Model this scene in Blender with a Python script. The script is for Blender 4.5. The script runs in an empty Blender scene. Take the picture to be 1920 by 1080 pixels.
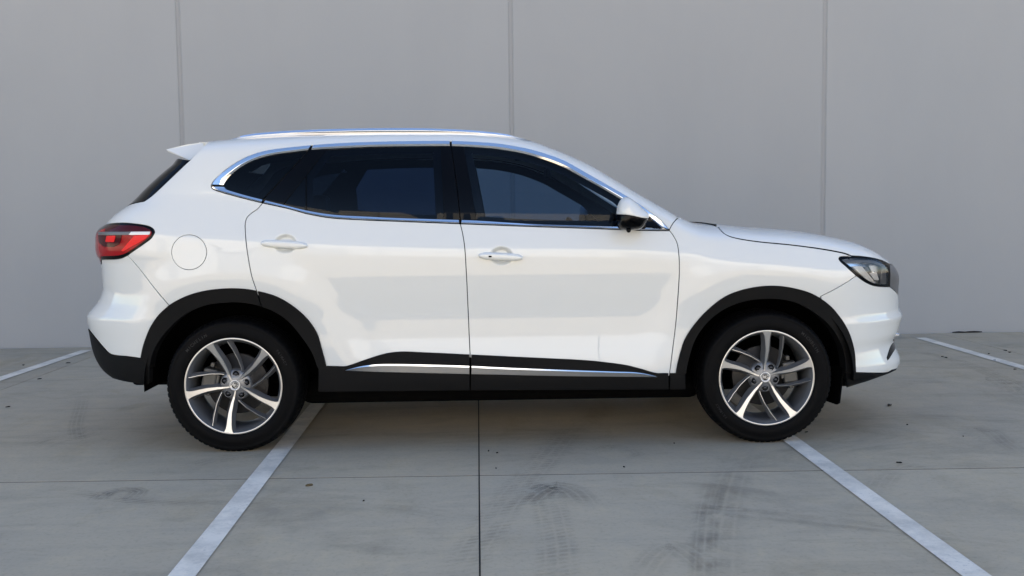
import bpy, bmesh, math, random
import numpy as np
from mathutils import Vector, Matrix, noise
from mathutils.geometry import delaunay_2d_cdt

random.seed(7)
SC = bpy.context.scene
COL = SC.collection
R_ = math.radians

# ---------------------------------------------------------------- camera
CAM = np.array([-0.05449, -5.7923, 1.18114])
CR = np.array([0.999649, -0.023779, -0.011658])
CU = np.array([0.013378, 0.073511, 0.997205])
CF = np.array([0.022855, 0.997011, -0.073803])
FPX = 1818.19                                   # focal length in pixels of a 1920 wide frame
cd = bpy.data.cameras.new('camera')
cd.sensor_width = 36.0; cd.lens = FPX / 1920 * 36.0; cd.clip_start = .05; cd.clip_end = 2000
cam = bpy.data.objects.new('camera', cd); COL.objects.link(cam)
cam.matrix_world = Matrix(((CR[0], CU[0], -CF[0], CAM[0]), (CR[1], CU[1], -CF[1], CAM[1]),
                           (CR[2], CU[2], -CF[2], CAM[2]), (0, 0, 0, 1)))
SC.camera = cam

# ---------------------------------------------------------------- sky, sun, exposure
SUN_EL, SUN_AZ = R_(48), R_(14)                 # the sun stands behind the wall, a little to the right
w = bpy.data.worlds.new('World'); SC.world = w; w.use_nodes = True
nt = w.node_tree; nt.nodes.clear()
sky = nt.nodes.new('ShaderNodeTexSky'); sky.sky_type = 'NISHITA'; sky.sun_disc = False
sky.sun_elevation = SUN_EL; sky.sun_rotation = SUN_AZ
sky.air_density = 1.0; sky.dust_density = .15; sky.ozone_density = 1.0; sky.altitude = 1000
bg = nt.nodes.new('ShaderNodeBackground'); bg.inputs['Strength'].default_value = 0.105
wo = nt.nodes.new('ShaderNodeOutputWorld')
nt.links.new(sky.outputs[0], bg.inputs[0]); nt.links.new(bg.outputs[0], wo.inputs[0])
sd = bpy.data.lights.new('sun', 'SUN'); sd.energy = 5.0; sd.angle = R_(.53); sd.color = (1.0, .905, .77)
sun = bpy.data.objects.new('sun', sd); COL.objects.link(sun)
sdir = Vector((math.sin(SUN_AZ) * math.cos(SUN_EL), math.cos(SUN_AZ) * math.cos(SUN_EL), math.sin(SUN_EL)))
sun.rotation_euler = sdir.to_track_quat('Z', 'Y').to_euler(); sun.location = (0, 0, 30)
vs = SC.view_settings
vs.view_transform = 'Standard'; vs.look = 'None'; vs.gamma = 1.0; vs.use_curve_mapping = False
vs.exposure = 1.66
SC.render.engine = 'CYCLES'
SC.cycles.use_denoising = True
SC.cycles.max_bounces = 10; SC.cycles.diffuse_bounces = 5; SC.cycles.glossy_bounces = 5
SC.cycles.transparent_max_bounces = 16; SC.cycles.transmission_bounces = 6
SC.cycles.caustics_reflective = False; SC.cycles.caustics_refractive = False

# ---------------------------------------------------------------- materials
def mat(name, col=(.5, .5, .5), rough=.5, metal=0.0, coat=0.0, coat_rough=.02, spec=.5):
    m = bpy.data.materials.new(name); m.use_nodes = True
    b = m.node_tree.nodes['Principled BSDF']
    b.inputs['Base Color'].default_value = (*col, 1); b.inputs['Roughness'].default_value = rough
    b.inputs['Metallic'].default_value = metal; b.inputs['Specular IOR Level'].default_value = spec
    b.inputs['Coat Weight'].default_value = coat; b.inputs['Coat Roughness'].default_value = coat_rough
    return m
class NT_:
    """small helper around a material's node tree"""
    def __init__(s, m):
        s.t = m.node_tree; s.b = s.t.nodes['Principled BSDF']
        s.geo = s.t.nodes.new('ShaderNodeNewGeometry'); s.pos = s.geo.outputs['Position']
    def n(s, typ, **kw):
        o = s.t.nodes.new(typ)
        for k, v in kw.items(): setattr(o, k, v)
        return o
    def l(s, a, b): s.t.links.new(a, b)
    def mapping(s, scale=(1, 1, 1), rot=(0, 0, 0), src=None):
        o = s.n('ShaderNodeMapping'); o.inputs['Scale'].default_value = scale; o.inputs['Rotation'].default_value = rot
        s.l(src or s.pos, o.inputs['Vector']); return o.outputs[0]
    def noise(s, scale, detail=4, rough=.55, src=None, dist=0.0):
        o = s.n('ShaderNodeTexNoise'); o.inputs['Scale'].default_value = scale
        o.inputs['Detail'].default_value = detail; o.inputs['Roughness'].default_value = rough
        o.inputs['Distortion'].default_value = dist
        s.l(src or s.pos, o.inputs['Vector']); return o.outputs['Fac']
    def ramp(s, src, pts):
        o = s.n('ShaderNodeValToRGB'); e = o.color_ramp.elements
        while len(e) < len(pts): e.new(.5)
        for i, (p, c) in enumerate(pts):
            e[i].position = p; e[i].color = (*c, 1) if len(c) == 3 else c
        s.l(src, o.inputs[0]); return o.outputs[0]
    def mix(s, a, b, fac, mode='MIX'):
        o = s.n('ShaderNodeMix', data_type='RGBA', blend_type=mode)
        for sock, v in ((o.inputs[0], fac), (o.inputs[6], a), (o.inputs[7], b)):
            if isinstance(v, (int, float)): sock.default_value = v
            elif isinstance(v, tuple): sock.default_value = (*v, 1)
            else: s.l(v, sock)
        return o.outputs[2]
    def math(s, op, a, b=0.0):
        o = s.n('ShaderNodeMath', operation=op)
        for sock, v in ((o.inputs[0], a), (o.inputs[1], b)):
            if isinstance(v, (int, float)): sock.default_value = v
            else: s.l(v, sock)
        return o.outputs[0]
    def bump(s, h, strength=.2, dist=.01):
        o = s.n('ShaderNodeBump'); o.inputs['Strength'].default_value = strength; o.inputs['Distance'].default_value = dist
        s.l(h, o.inputs['Height']); s.l(o.outputs[0], s.b.inputs['Normal'])
    def color(s, c): s.l(c, s.b.inputs['Base Color'])
    def roughness(s, c): s.l(c, s.b.inputs['Roughness'])
def grey(v): return (v, v, v)

def concrete_mat(name, base, tint):
    m = mat(name, base, .62, spec=.42); h = NT_(m)
    oi = h.n('ShaderNodeObjectInfo')
    big = h.noise(.55, 5, .6, dist=.6); mid = h.noise(2.6, 6, .62, h.mapping((1, .55, 1)), .4)
    fine = h.noise(55, 3, .6); swirl = h.noise(1.15, 7, .68, h.mapping((.6, 1.4, 1), (0, 0, .35)), 1.6)
    streak = h.noise(1.0, 7, .7, h.mapping((1.1, 6.5, 1), (0, 0, .10)), .9); patch_ = h.noise(6.5, 6, .68, dist=.8)
    c = h.mix(base, tint, h.ramp(big, [(.38, grey(0)), (.62, grey(1))]))
    c = h.mix(c, h.mix(c, (.86, .87, .90), 1.0, 'MULTIPLY'), h.ramp(streak, [(.46, grey(0)), (.70, grey(.75))]))
    c = h.mix(c, h.mix(c, (1.10, 1.08, 1.03), 1.0, 'MULTIPLY'), h.ramp(patch_, [(.50, grey(0)), (.72, grey(1))]))
    c = h.mix(c, h.mix(c, grey(.86), 1.0, 'MULTIPLY'), h.ramp(patch_, [(.28, grey(.6)), (.45, grey(0))]))
    c = h.mix(c, h.mix(c, (.80, .76, .68), 1.0, 'MULTIPLY'), h.ramp(mid, [(.55, grey(0)), (.80, grey(.8))]))
    c = h.mix(c, h.mix(c, grey(.62), 1.0, 'MULTIPLY'), h.ramp(swirl, [(.52, grey(0)), (.70, grey(.62))]))
    c = h.mix(c, h.mix(c, grey(.80), 1.0, 'MULTIPLY'), h.ramp(fine, [(.52, grey(0)), (.75, grey(.8))]))
    v = h.n('ShaderNodeHueSaturation'); h.l(c, v.inputs['Color'])
    h.l(h.math('ADD', h.math('MULTIPLY', oi.outputs['Random'], .12), .94), v.inputs['Value'])
    h.color(v.outputs[0])
    h.roughness(h.ramp(mid, [(.3, grey(.5)), (.7, grey(.72))]))
    h.bump(h.math('ADD', h.noise(90, 3), h.math('MULTIPLY', swirl, .5)), .12, .004)
    return m
M = {}
M['concrete'] = concrete_mat('trowelled_concrete', (.490, .405, .284), (.440, .375, .278))
M['joint'] = mat('joint_filler', (.012, .012, .012), .9)
def wall_mat():
    m = mat('painted_precast', (.36, .36, .355), .82, spec=.25); h = NT_(m)
    a = h.noise(.35, 3, .5); b = h.noise(1.4, 5, .6, h.mapping((1, 1, .35)))
    oi = h.n('ShaderNodeObjectInfo')
    c = h.mix((.352, .358, .358), (.374, .374, .368), h.ramp(a, [(.3, grey(0)), (.7, grey(1))]))
    c = h.mix(c, h.mix(c, grey(.90), 1.0, 'MULTIPLY'), h.ramp(b, [(.46, grey(0)), (.70, grey(.28))]))
    v = h.n('ShaderNodeHueSaturation'); h.l(c, v.inputs['Color'])
    h.l(h.math('ADD', h.math('MULTIPLY', oi.outputs['Random'], .05), .975), v.inputs['Value'])
    h.color(v.outputs[0]); h.bump(h.math('ADD', h.noise(40, 3), h.math('MULTIPLY', h.noise(220, 2), .5)), .10, .004)
    return m
M['wall'] = wall_mat()
M['sealant'] = mat('joint_sealant', (.33, .33, .325), .7)
M['roofing'] = mat('roofing', (.3, .3, .3), .8)
def paintline_mat():
    m = mat('road_paint', (.5, .5, .5), .6); h = NT_(m)
    wear = h.noise(5.0, 8, .72); fine = h.noise(70, 4, .65)
    c = h.mix((.90, .81, .68), (.64, .58, .49), h.ramp(wear, [(.40, grey(0)), (.62, grey(1))]))
    c = h.mix(c, (.42, .39, .34), h.ramp(fine, [(.60, grey(0)), (.74, grey(.7))]))
    h.color(c); h.bump(fine, .1, .003); return m
M['line'] = paintline_mat()
M['paint'] = mat('pearl_white_paint', (.685, .70, .68), .5, coat=1.0, coat_rough=.006, spec=.15)
M['paint'].node_tree.nodes['Principled BSDF'].inputs['Coat IOR'].default_value = 1.66
M['chrome'] = mat('chrome', (.82, .83, .85), .07, metal=1.0)
M['satin'] = mat('satin_silver', (.30, .305, .31), .34, metal=.9)
def plastic(name, v, r):
    m = mat(name, (v, v, v * 1.05), r, spec=.12); h = NT_(m); h.bump(h.noise(420, 2), .25, .001); return m
M['cladding'] = plastic('black_grained_plastic', .0045, .6)
M['liner'] = mat('liner_black', (.002, .002, .002), .95, spec=.05)
M['gloss'] = mat('gloss_black', (.0015, .0015, .002), .05, spec=.14)
M['under'] = mat('underbody', (.003, .003, .003), .9, spec=.05)
M['trimdark'] = mat('interior_dark', (.018, .018, .020), .75)
M['seat'] = mat('seat_leather', (.014, .014, .016), .5)
M['rubber'] = mat('tyre_rubber', (.0026, .0026, .0029), .62, spec=.09)
M['rubber_text'] = mat('tyre_lettering', (.011, .011, .012), .5, spec=.25)
M['alloy'] = mat('machined_alloy', (.56, .555, .54), .34, metal=1.0)
M['rimpaint'] = mat('rim_grey_paint', (.19, .195, .205), .38, metal=.6, coat=.4, coat_rough=.08)
M['disc'] = mat('brake_steel', (.055, .052, .05), .5, metal=.7)
M['caliper'] = mat('caliper_cast', (.10, .098, .092), .5, metal=.6)
M['nut'] = mat('lug_nut', (.055, .055, .058), .3, metal=.8)
M['badge'] = mat('badge_silver', (.62, .62, .62), .3, metal=.9)
M['badge_dark'] = mat('badge_black', (.01, .01, .01), .3)
M['red'] = mat('red_lens', (.30, .004, .007), .14, spec=.15, coat=.12, coat_rough=.02)
M['redbright'] = mat('red_reflector', (.80, .012, .016), .2, spec=.15, coat=.12, coat_rough=.02)
M['reddark'] = mat('dark_red_lens', (.055, .002, .004), .1, spec=.15, coat=.15, coat_rough=.01)
M['whitelens'] = mat('white_lens', (.75, .74, .72), .12, coat=1.0)
M['lampdark'] = mat('lamp_bezel', (.14, .14, .145), .35, metal=.3)
M['lampback'] = mat('lamp_back', (.62, .63, .65), .3, metal=.15)
M['reflector'] = mat('lamp_reflector', (.85, .86, .88), .12, metal=1.0)
def glass(name, tint, ior=1.28):
    m = bpy.data.materials.new(name); m.use_nodes = True; t = m.node_tree; t.nodes.clear()
    o = t.nodes.new('ShaderNodeOutputMaterial'); mx = t.nodes.new('ShaderNodeMixShader')
    f = t.nodes.new('ShaderNodeFresnel'); f.inputs['IOR'].default_value = ior
    tr = t.nodes.new('ShaderNodeBsdfTransparent'); tr.inputs[0].default_value = (*tint, 1)
    g = t.nodes.new('ShaderNodeBsdfGlossy'); g.inputs['Roughness'].default_value = .0; g.inputs[0].default_value = (1, 1, 1, 1)
    t.links.new(f.outputs[0], mx.inputs[0]); t.links.new(tr.outputs[0], mx.inputs[1])
    t.links.new(g.outputs[0], mx.inputs[2]); t.links.new(mx.outputs[0], o.inputs[0]); return m
M['glass_front'] = glass('door_glass_light_tint', (.30, .40, .52))
M['glass_dark'] = glass('privacy_glass', (.12, .18, .28))
M['glass_black'] = glass('quarter_privacy_glass', (.05, .07, .09))
M['glass_clear'] = glass('lamp_cover', (.95, .96, .97), 1.45)
M['leaf'] = mat('dry_leaf', (.10, .075, .035), .8)
M['debris'] = mat('dark_scrap', (.012, .011, .010), .9)

# ---------------------------------------------------------------- mesh helpers
def tag(o, label, cat, group=None):
    o['label'] = label; o['category'] = cat
    if group: o['group'] = group
    return o
def link(o, parent=None, kind=None):
    COL.objects.link(o)
    if parent is not None: o.parent = parent
    if kind: o['kind'] = kind
    return o
def mk(name, verts, faces, m, parent=None, smooth=True, normals=None, mats=None, fmat=None, kind=None):
    me = bpy.data.meshes.new(name)
    me.from_pydata([tuple(map(float, v)) for v in verts], [], [tuple(map(int, f)) for f in faces])
    for x in (mats or [m]): me.materials.append(x)
    if fmat is not None: me.polygons.foreach_set('material_index', np.array(fmat, dtype=np.int32))
    me.polygons.foreach_set('use_smooth', [bool(smooth)] * len(me.polygons))
    if normals is not None: me.normals_split_custom_set([tuple(map(float, n)) for n in normals])
    me.update()
    return link(bpy.data.objects.new(name, me), parent, kind)
def bm_obj(name, bm, m, parent=None, smooth=False, kind=None, mats=None):
    me = bpy.data.meshes.new(name); bmesh.ops.recalc_face_normals(bm, faces=bm.faces); bm.to_mesh(me); bm.free()
    for x in (mats or [m]): me.materials.append(x)
    me.polygons.foreach_set('use_smooth', [bool(smooth)] * len(me.polygons))
    return link(bpy.data.objects.new(name, me), parent, kind)
def box_bm(bm, x0, x1, y0, y1, z0, z1, bev=0.0, seg=2):
    t = bmesh.new(); bmesh.ops.create_cube(t, size=1)
    bmesh.ops.scale(t, vec=(x1-x0, y1-y0, z1-z0), verts=t.verts)
    bmesh.ops.translate(t, vec=((x0+x1)/2, (y0+y1)/2, (z0+z1)/2), verts=t.verts)
    if bev: bmesh.ops.bevel(t, geom=t.edges[:], offset=bev, segments=seg, affect='EDGES', profile=.5)
    me = bpy.data.meshes.new('tmp'); t.to_mesh(me); t.free(); bm.from_mesh(me); bpy.data.meshes.remove(me)
def lathe(profile, n=96, axis_y=True):
    """profile of (r, y) turned about the y axis"""
    V = []; F = []
    for i in range(n):
        a = 2 * math.pi * i / n
        for r, y in profile: V.append((r * math.cos(a), y, r * math.sin(a)))
    k = len(profile)
    for i in range(n):
        j = (i + 1) % n
        for q in range(k - 1): F.append((i*k+q, i*k+q+1, j*k+q+1, j*k+q))
    return V, F
ZT_K = [(-2.5000, 1.6000), (-1.9500, 1.5750), (-1.6000, 1.5970), (-1.4831, 1.6069), (-1.2774, 1.6231), (-0.9833, 1.6385), (-0.5706, 1.6490), (-0.2455, 1.6466), (-0.0384, 1.6325), (0.1681, 1.5958), (0.2856, 1.5550), (0.3882, 1.5129), (0.4906, 1.4642), (0.6102, 1.3899), (0.7307, 1.3160), (0.8521, 1.2459), (0.9744, 1.1766), (1.0695, 1.1447), (1.2072, 1.1299), (1.3300, 1.1148), (1.4900, 1.1026), (1.6500, 1.0856), (1.7800, 1.0623), (1.9000, 1.0362), (2.0000, 1.0008), (2.1000, 0.9553), (2.1700, 0.9233), (2.2300, 0.8733), (2.3264, 0.7770), (2.5764, 0.3769)]
XF_K = [(0.0000, 1.7000), (0.2000, 1.8500), (0.2350, 1.9800), (0.2650, 2.0900), (0.2939, 2.2250), (0.3264, 2.3102), (0.3532, 2.3122), (0.4192, 2.2844), (0.4642, 2.2686), (0.5175, 2.2956), (0.5750, 2.3120), (0.6020, 2.3215), (0.6400, 2.2980), (0.7579, 2.2930), (0.8406, 2.3080), (0.9406, 2.3150), (1.3000, 2.3209), (1.8000, 2.3209)]
XR_K = [(0.0000, -1.7000), (0.2500, -1.9000), (0.3000, -2.0800), (0.3999, -2.2394), (0.4853, -2.2783), (0.5731, -2.2934), (0.6315, -2.3037), (0.6694, -2.3055), (0.6954, -2.2842), (0.7614, -2.2257), (0.8249, -2.2023), (0.8916, -2.2025), (0.9754, -2.2060), (0.9987, -2.2223), (1.0362, -2.2287), (1.1081, -2.2173), (1.1367, -2.1936), (1.1621, -2.1459), (1.1905, -2.1133), (1.2273, -2.0580), (1.2667, -1.9903), (1.3487, -1.9008), (1.4277, -1.8045), (1.4868, -1.7308), (1.5264, -1.7145), (1.5864, -1.7800), (1.8000, -1.7800)]
# ---------------------------------------------------------------- car body surface
def pchip(xs, ys):
    xs = np.array(xs, float); ys = np.array(ys, float)
    h = np.diff(xs); dl = np.diff(ys) / h
    m = np.zeros(len(xs))
    for i in range(1, len(xs) - 1):
        if dl[i-1] * dl[i] > 0:
            w1 = 2*h[i] + h[i-1]; w2 = h[i] + 2*h[i-1]
            m[i] = (w1 + w2) / (w1/dl[i-1] + w2/dl[i])
    m[0] = dl[0]; m[-1] = dl[-1]
    def f(x):
        x = np.clip(np.asarray(x, float), xs[0], xs[-1])
        i = np.clip(np.searchsorted(xs, x) - 1, 0, len(xs) - 2)
        t = (x - xs[i]) / h[i]
        return ((2*t**3 - 3*t**2 + 1)*ys[i] + (t**3 - 2*t**2 + t)*h[i]*m[i]
                + (-2*t**3 + 3*t**2)*ys[i+1] + (t**3 - t**2)*h[i]*m[i+1])
    return f
def softplus(d, r):
    return r * np.logaddexp(0.0, d / r)
AXR, AXF, HUBZ = -1.36, 1.36, 0.338            # axles, hub height
XF, XR = 1.30, -1.40                           # where the plan starts to turn in
NF = 2.6; NRZ = pchip([0, 1.05, 1.30, 1.8], [2.9, 2.9, 4.0, 4.0])                              # plan roundness
KF, KR = 1.45, 1.25
ZT = pchip(*zip(*ZT_K)); XFZ = pchip(*zip(*XF_K)); XRZ = pchip(*zip(*XR_K))
DT = pchip([-2.4, -1.6, 0.2, 0.6, 1.0, 1.3, 2.0, 2.3], [.15, .15, .15, .14, .13, .115, .125, .15])
NT = pchip([-2.4, 0.1, 0.5, 1.0, 1.3, 1.9, 2.3], [5.5, 5.2, 3.8, 3.4, 4.0, 4.0, 2.8])
CREASE = pchip([-2.3, -1.70, -1.18, -.63, -.18, .15, .70, 1.0, 1.40, 1.85, 2.3],
               [1.10, 1.095, 1.065, 1.035, 1.018, 1.013, .995, .965, .915, .875, .85])
BELT = pchip([-2.3, -1.5, -1.2, -.9, -.5, .2, .98, 1.2, 1.5], [1.33, 1.30, 1.25, 1.19, 1.165, 1.15, 1.13, 1.25, 1.4])
LOW = pchip([.05, .16, .23, .30, .37, .45, .52, .58, .66, .80, .92, 1.02, 1.3],
            [-.16, -.075, -.036, -.014, -.006, -.010, -.020, -.026, -.025, -.014, -.004, 0, 0])
LOWB = pchip([.05, .16, .23, .30, .37, .45, .52, .58, .66, .80, .92, 1.02, 1.3],
             [-.17, -.085, -.050, -.034, -.029, -.029, -.029, -.029, -.027, -.014, -.004, 0, 0])
HANDLES = []                                   # (x, z, half length, half height) of the grip cups
def side_width(x, z):
    w = .932 - .006 * (x / 1.4)**2
    zc = CREASE(x)
    g = np.clip(z - BELT(x), 0, .6)
    w = w - .36 * softplus(z - zc, .016) + .24 * softplus(z - BELT(x), .006) - .66 * g * g
    u = np.clip((x + .84) / .34, 0, 1); v = np.clip((1.02 - x) / .34, 0, 1); u = u*u*(3 - 2*u); v = v*v*(3 - 2*v)
    w = w + LOWB(z) + (LOW(z) - LOWB(z)) * u * v
    for ax in (AXR, AXF):
        r = np.hypot(x - ax, (z - HUBZ))
        t = np.clip((.735 - r) / .185, 0, 1)
        w = w + .0145 * t * t * (3 - 2 * t)
    for hx, hz, a, b in HANDLES:
        r = np.sqrt(((x - hx) / a)**2 + ((z - hz) / b)**2)
        t = np.clip((1.0 - r) / .46, 0, 1)
        w = w - .026 * t * t * (3 - 2 * t)
    return w
def ell(t, n):
    return np.clip(1.0 - np.clip(t, 0, 1)**n, 0, 1)**(1.0 / n)
def width(x, z):
    """half width of the body at (x, z); 0 outside the side outline"""
    zt = ZT(x); dt = DT(x)
    e = ell((z - (zt - dt)) / dt, NT(x))
    ef = ell((x - XF) / (XFZ(z) - XF), NF)
    er = ell((XR - x) / (XR - XRZ(z)), NRZ(z))
    w = side_width(x, z) * e * ef * er
    return np.where((z > zt) | (x > XFZ(z)) | (x < XRZ(z)), 0.0, w)
def xi_to_x(xi, z):
    xi = np.asarray(xi, float)
    pf = np.clip((xi - XF) / KF, 0, 1); pr = np.clip((XR - xi) / KR, 0, 1)
    x = np.where(xi > XF, XF + (XFZ(z) - XF) * np.sin(pf * np.pi / 2), xi)
    return np.where(xi < XR, XR - (XR - XRZ(z)) * np.sin(pr * np.pi / 2), x)
def x_to_xi(x, z):
    gf = np.clip((x - XF) / (XFZ(z) - XF), 0, 1); gr = np.clip((XR - x) / (XR - XRZ(z)), 0, 1)
    xi = np.where(x > XF, XF + KF * np.arcsin(gf) * 2 / np.pi, x)
    return np.where(x < XR, XR - KR * np.arcsin(gr) * 2 / np.pi, xi)
def side_point(xi, z):
    x = xi_to_x(xi, z)
    return np.stack([x, -width(x, z), z + 0 * x], -1)
def side_normal(xi, z):
    h = 6e-4
    xi = np.asarray(xi, float); z = np.asarray(z, float)
    a = side_point(xi + h, z) - side_point(xi - h, z)
    b = side_point(xi, z + h) - side_point(xi, z - h)
    n = np.cross(a, b)
    return n / np.maximum(np.linalg.norm(n, axis=-1, keepdims=True), 1e-12)
def top_z(x, y):
    """height of the upper body surface over (x, |y|)"""
    x = np.asarray(x, float); y = np.abs(np.asarray(y, float))
    hi = ZT(x); lo = hi - DT(x) * 1.6
    for _ in range(40):
        m = .5 * (lo + hi)
        ins = width(x, m) >= y
        lo = np.where(ins, m, lo); hi = np.where(ins, hi, m)
    return .5 * (lo + hi)
def top_normal(x, y):
    h = 2e-3
    dx = (top_z(x + h, y) - top_z(x - h, y)) / (2 * h)
    dy = (top_z(x, y + h) - top_z(x, y - h)) / (2 * h)
    n = np.stack([-dx, -dy, np.ones_like(dx)], -1)
    return n / np.linalg.norm(n, axis=-1, keepdims=True)
def ray(px, py):
    return CF + (px - 960.0) / FPX * CR - (py - 540.0) / FPX * CU
def on_plane(px, py, y):
    d = ray(px, py); return CAM + (y - CAM[1]) / d[1] * d
def on_ground(px, py, z=0.0):
    d = ray(px, py); return CAM + (z - CAM[2]) / d[2] * d
def on_body(px, py):
    """where the sight line through a traced point meets the body: (xi, z)"""
    d = ray(px, py)
    ys = np.linspace(-1.02, -.02, 201)
    P = CAM + ((ys - CAM[1]) / d[1])[:, None] * d
    f = ys + width(P[:, 0], P[:, 2])
    k = np.where(f >= 0)[0]
    if len(k) == 0 or k[0] == 0:
        k0 = int(np.argmax(f)); P0 = P[k0]
        return float(x_to_xi(P0[0], P0[2])), float(P0[2])
    lo, hi = ys[k[0]-1], ys[k[0]]
    for _ in range(40):
        m = .5 * (lo + hi); Q = CAM + (m - CAM[1]) / d[1] * d
        if m + width(Q[0], Q[2]) >= 0: hi = m
        else: lo = m
    Q = CAM + (hi - CAM[1]) / d[1] * d
    return float(x_to_xi(Q[0], Q[2])), float(Q[2])
# ---------------------------------------------------------------- tracing helpers
def on_body_many(pts):
    pts = np.asarray(pts, float)
    D = CF + ((pts[:, 0] - 960) / FPX)[:, None] * CR - ((pts[:, 1] - 540) / FPX)[:, None] * CU
    ys = np.linspace(-1.02, -.02, 161)
    T = (ys[None, :] - CAM[1]) / D[:, 1][:, None]
    X = CAM[0] + T * D[:, 0][:, None]; Z = CAM[2] + T * D[:, 2][:, None]
    f = ys[None, :] + width(X, Z)
    hit = f >= 0
    k = np.argmax(hit, 1); miss = ~hit.any(1) | (k == 0)
    k = np.where(miss, np.argmax(f, 1), k)
    lo = ys[np.maximum(k - 1, 0)]; hi = ys[k]
    lo = np.where(miss, hi, lo)
    for _ in range(36):
        m = .5 * (lo + hi); t = (m - CAM[1]) / D[:, 1]
        ins = m + width(CAM[0] + t * D[:, 0], CAM[2] + t * D[:, 2]) >= 0
        hi = np.where(ins, m, hi); lo = np.where(ins, lo, m)
    t = (hi - CAM[1]) / D[:, 1]; x = CAM[0] + t * D[:, 0]; z = CAM[2] + t * D[:, 2]
    return np.stack([x_to_xi(x, z), z], 1)
def catmull(pts, step=5.0):
    P = np.asarray(pts, float)
    if len(P) < 3: return resample(P, step)
    E0 = 2 * P[0] - P[1]; E1 = 2 * P[-1] - P[-2]
    Q = np.vstack([E0, P, E1]); out = []
    for i in range(1, len(Q) - 2):
        p0, p1, p2, p3 = Q[i-1:i+3]
        t1 = np.linalg.norm(p1-p0)**.5; t2 = t1 + np.linalg.norm(p2-p1)**.5; t3 = t2 + np.linalg.norm(p3-p2)**.5
        n = max(2, int(np.linalg.norm(p2 - p1) / step))
        for t in np.linspace(t1, t2, n, endpoint=False):
            a1 = (t1-t)/t1*p0 + t/t1*p1; a2 = (t2-t)/(t2-t1)*p1 + (t-t1)/(t2-t1)*p2; a3 = (t3-t)/(t3-t2)*p2 + (t-t2)/(t3-t2)*p3
            b1 = (t2-t)/t2*a1 + t/t2*a2; b2 = (t3-t)/(t3-t1)*a2 + (t-t1)/(t3-t1)*a3
            out.append((t2-t)/(t2-t1)*b1 + (t-t1)/(t2-t1)*b2)
    out.append(P[-1]); return np.array(out)
def resample(P, step=None, n=None):
    P = np.asarray(P, float)
    d = np.r_[0, np.cumsum(np.linalg.norm(np.diff(P, axis=0), axis=1))]
    if n is None: n = max(2, int(math.ceil(d[-1] / step)) + 1)
    s = np.linspace(0, d[-1], n)
    return np.stack([np.interp(s, d, P[:, i]) for i in range(P.shape[1])], 1)
def S(pts, step=4.0): return on_body_many(catmull(pts, step))              # smooth traced line -> (xi, z)
def L(pts, step=5.0): return on_body_many(resample(pts, step))             # straight pieces
def MX(pts, step=.02):                                                     # (x, |y|) on the upper surface -> (xi, z)
    P = resample(pts, step); z = top_z(P[:, 0], P[:, 1]); return np.stack([x_to_xi(P[:, 0], z), z], 1)
def XZ(pts, step=.02): return resample(pts, step)                          # straight in (xi, z)
def ring(*segs):
    P = np.vstack(segs); keep = [0]
    for i in range(1, len(P)):
        if np.linalg.norm(P[i] - P[keep[-1]]) > .0025: keep.append(i)
    while np.linalg.norm(P[keep[-1]] - P[keep[0]]) < .0025: keep.pop()
    P = P[keep]
    a = .5 * np.sum(P[:, 0] * np.roll(P[:, 1], -1) - np.roll(P[:, 0], -1) * P[:, 1])
    return P if a > 0 else P[::-1]
def inset(P, g):
    if not g: return P
    e = np.roll(P, -1, 0) - P; e /= np.linalg.norm(e, axis=1)[:, None]
    nrm = np.stack([-e[:, 1], e[:, 0]], 1); prev = np.roll(nrm, 1, 0)
    b = nrm + prev; k = 1 + np.sum(nrm * prev, 1)
    return P + g * b / np.maximum(k, .5)[:, None]
def inside(P, Q):
    x, y = Q[:, 0], Q[:, 1]; r = np.zeros(len(Q), bool); j = len(P) - 1
    for i in range(len(P)):
        c = ((P[i, 1] > y) != (P[j, 1] > y))
        if c.any():
            xi = (P[j, 0] - P[i, 0]) * (y - P[i, 1]) / (P[j, 1] - P[i, 1] + 1e-30) + P[i, 0]
            r ^= c & (x < xi)
        j = i
    return r
def seg_dist(P, Q):
    A = P; B = np.roll(P, -1, 0); best = np.full(len(Q), 1e9)
    for a, b in zip(A, B):
        ab = b - a; t = np.clip(((Q - a) @ ab) / max(ab @ ab, 1e-18), 0, 1)
        d = Q - a - t[:, None] * ab; best = np.minimum(best, (d * d).sum(1))
    return np.sqrt(best)
def tri_poly(P, h, holes=(), extra=None):
    lo = P.min(0); hi = P.max(0)
    gx = np.arange(lo[0] + h * .5, hi[0], h); gy = np.arange(lo[1] + h * .5, hi[1], h * .9)
    G = np.array([(x + (h * .5 if j % 2 else 0), y) for j, y in enumerate(gy) for x in gx]).reshape(-1, 2)
    if extra is not None: G = np.vstack([G, extra])
    G = G[inside(P, G)] if len(G) else G
    for H in holes: G = G[~inside(H, G)]
    allb = [P] + list(holes)
    if len(G):
        d = np.min([seg_dist(B, G) for B in allb], axis=0); G = G[d > h * .45]
    vs_, ed = [], []
    for B in allb:
        o = len(vs_); vs_ += [Vector(p) for p in B]; ed += [(o + i, o + (i + 1) % len(B)) for i in range(len(B))]
    vs_ += [Vector(g) for g in G]
    V, E, F, *_ = delaunay_2d_cdt(vs_, ed, [], 0, 1e-7)
    V = np.array([tuple(v) for v in V]); F = np.array([tuple(f) for f in F if len(f) == 3])
    c = V[F].mean(1); k = inside(P, c)
    for H in holes: k &= ~inside(H, c)
    F = F[k]
    a, b, cc = V[F[:, 0]], V[F[:, 1]], V[F[:, 2]]
    s = (b - a)[:, 0] * (cc - a)[:, 1] - (b - a)[:, 1] * (cc - a)[:, 0]
    F[s < 0] = F[s < 0][:, ::-1]
    return V, F[np.abs(s) > 1e-10]
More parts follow.
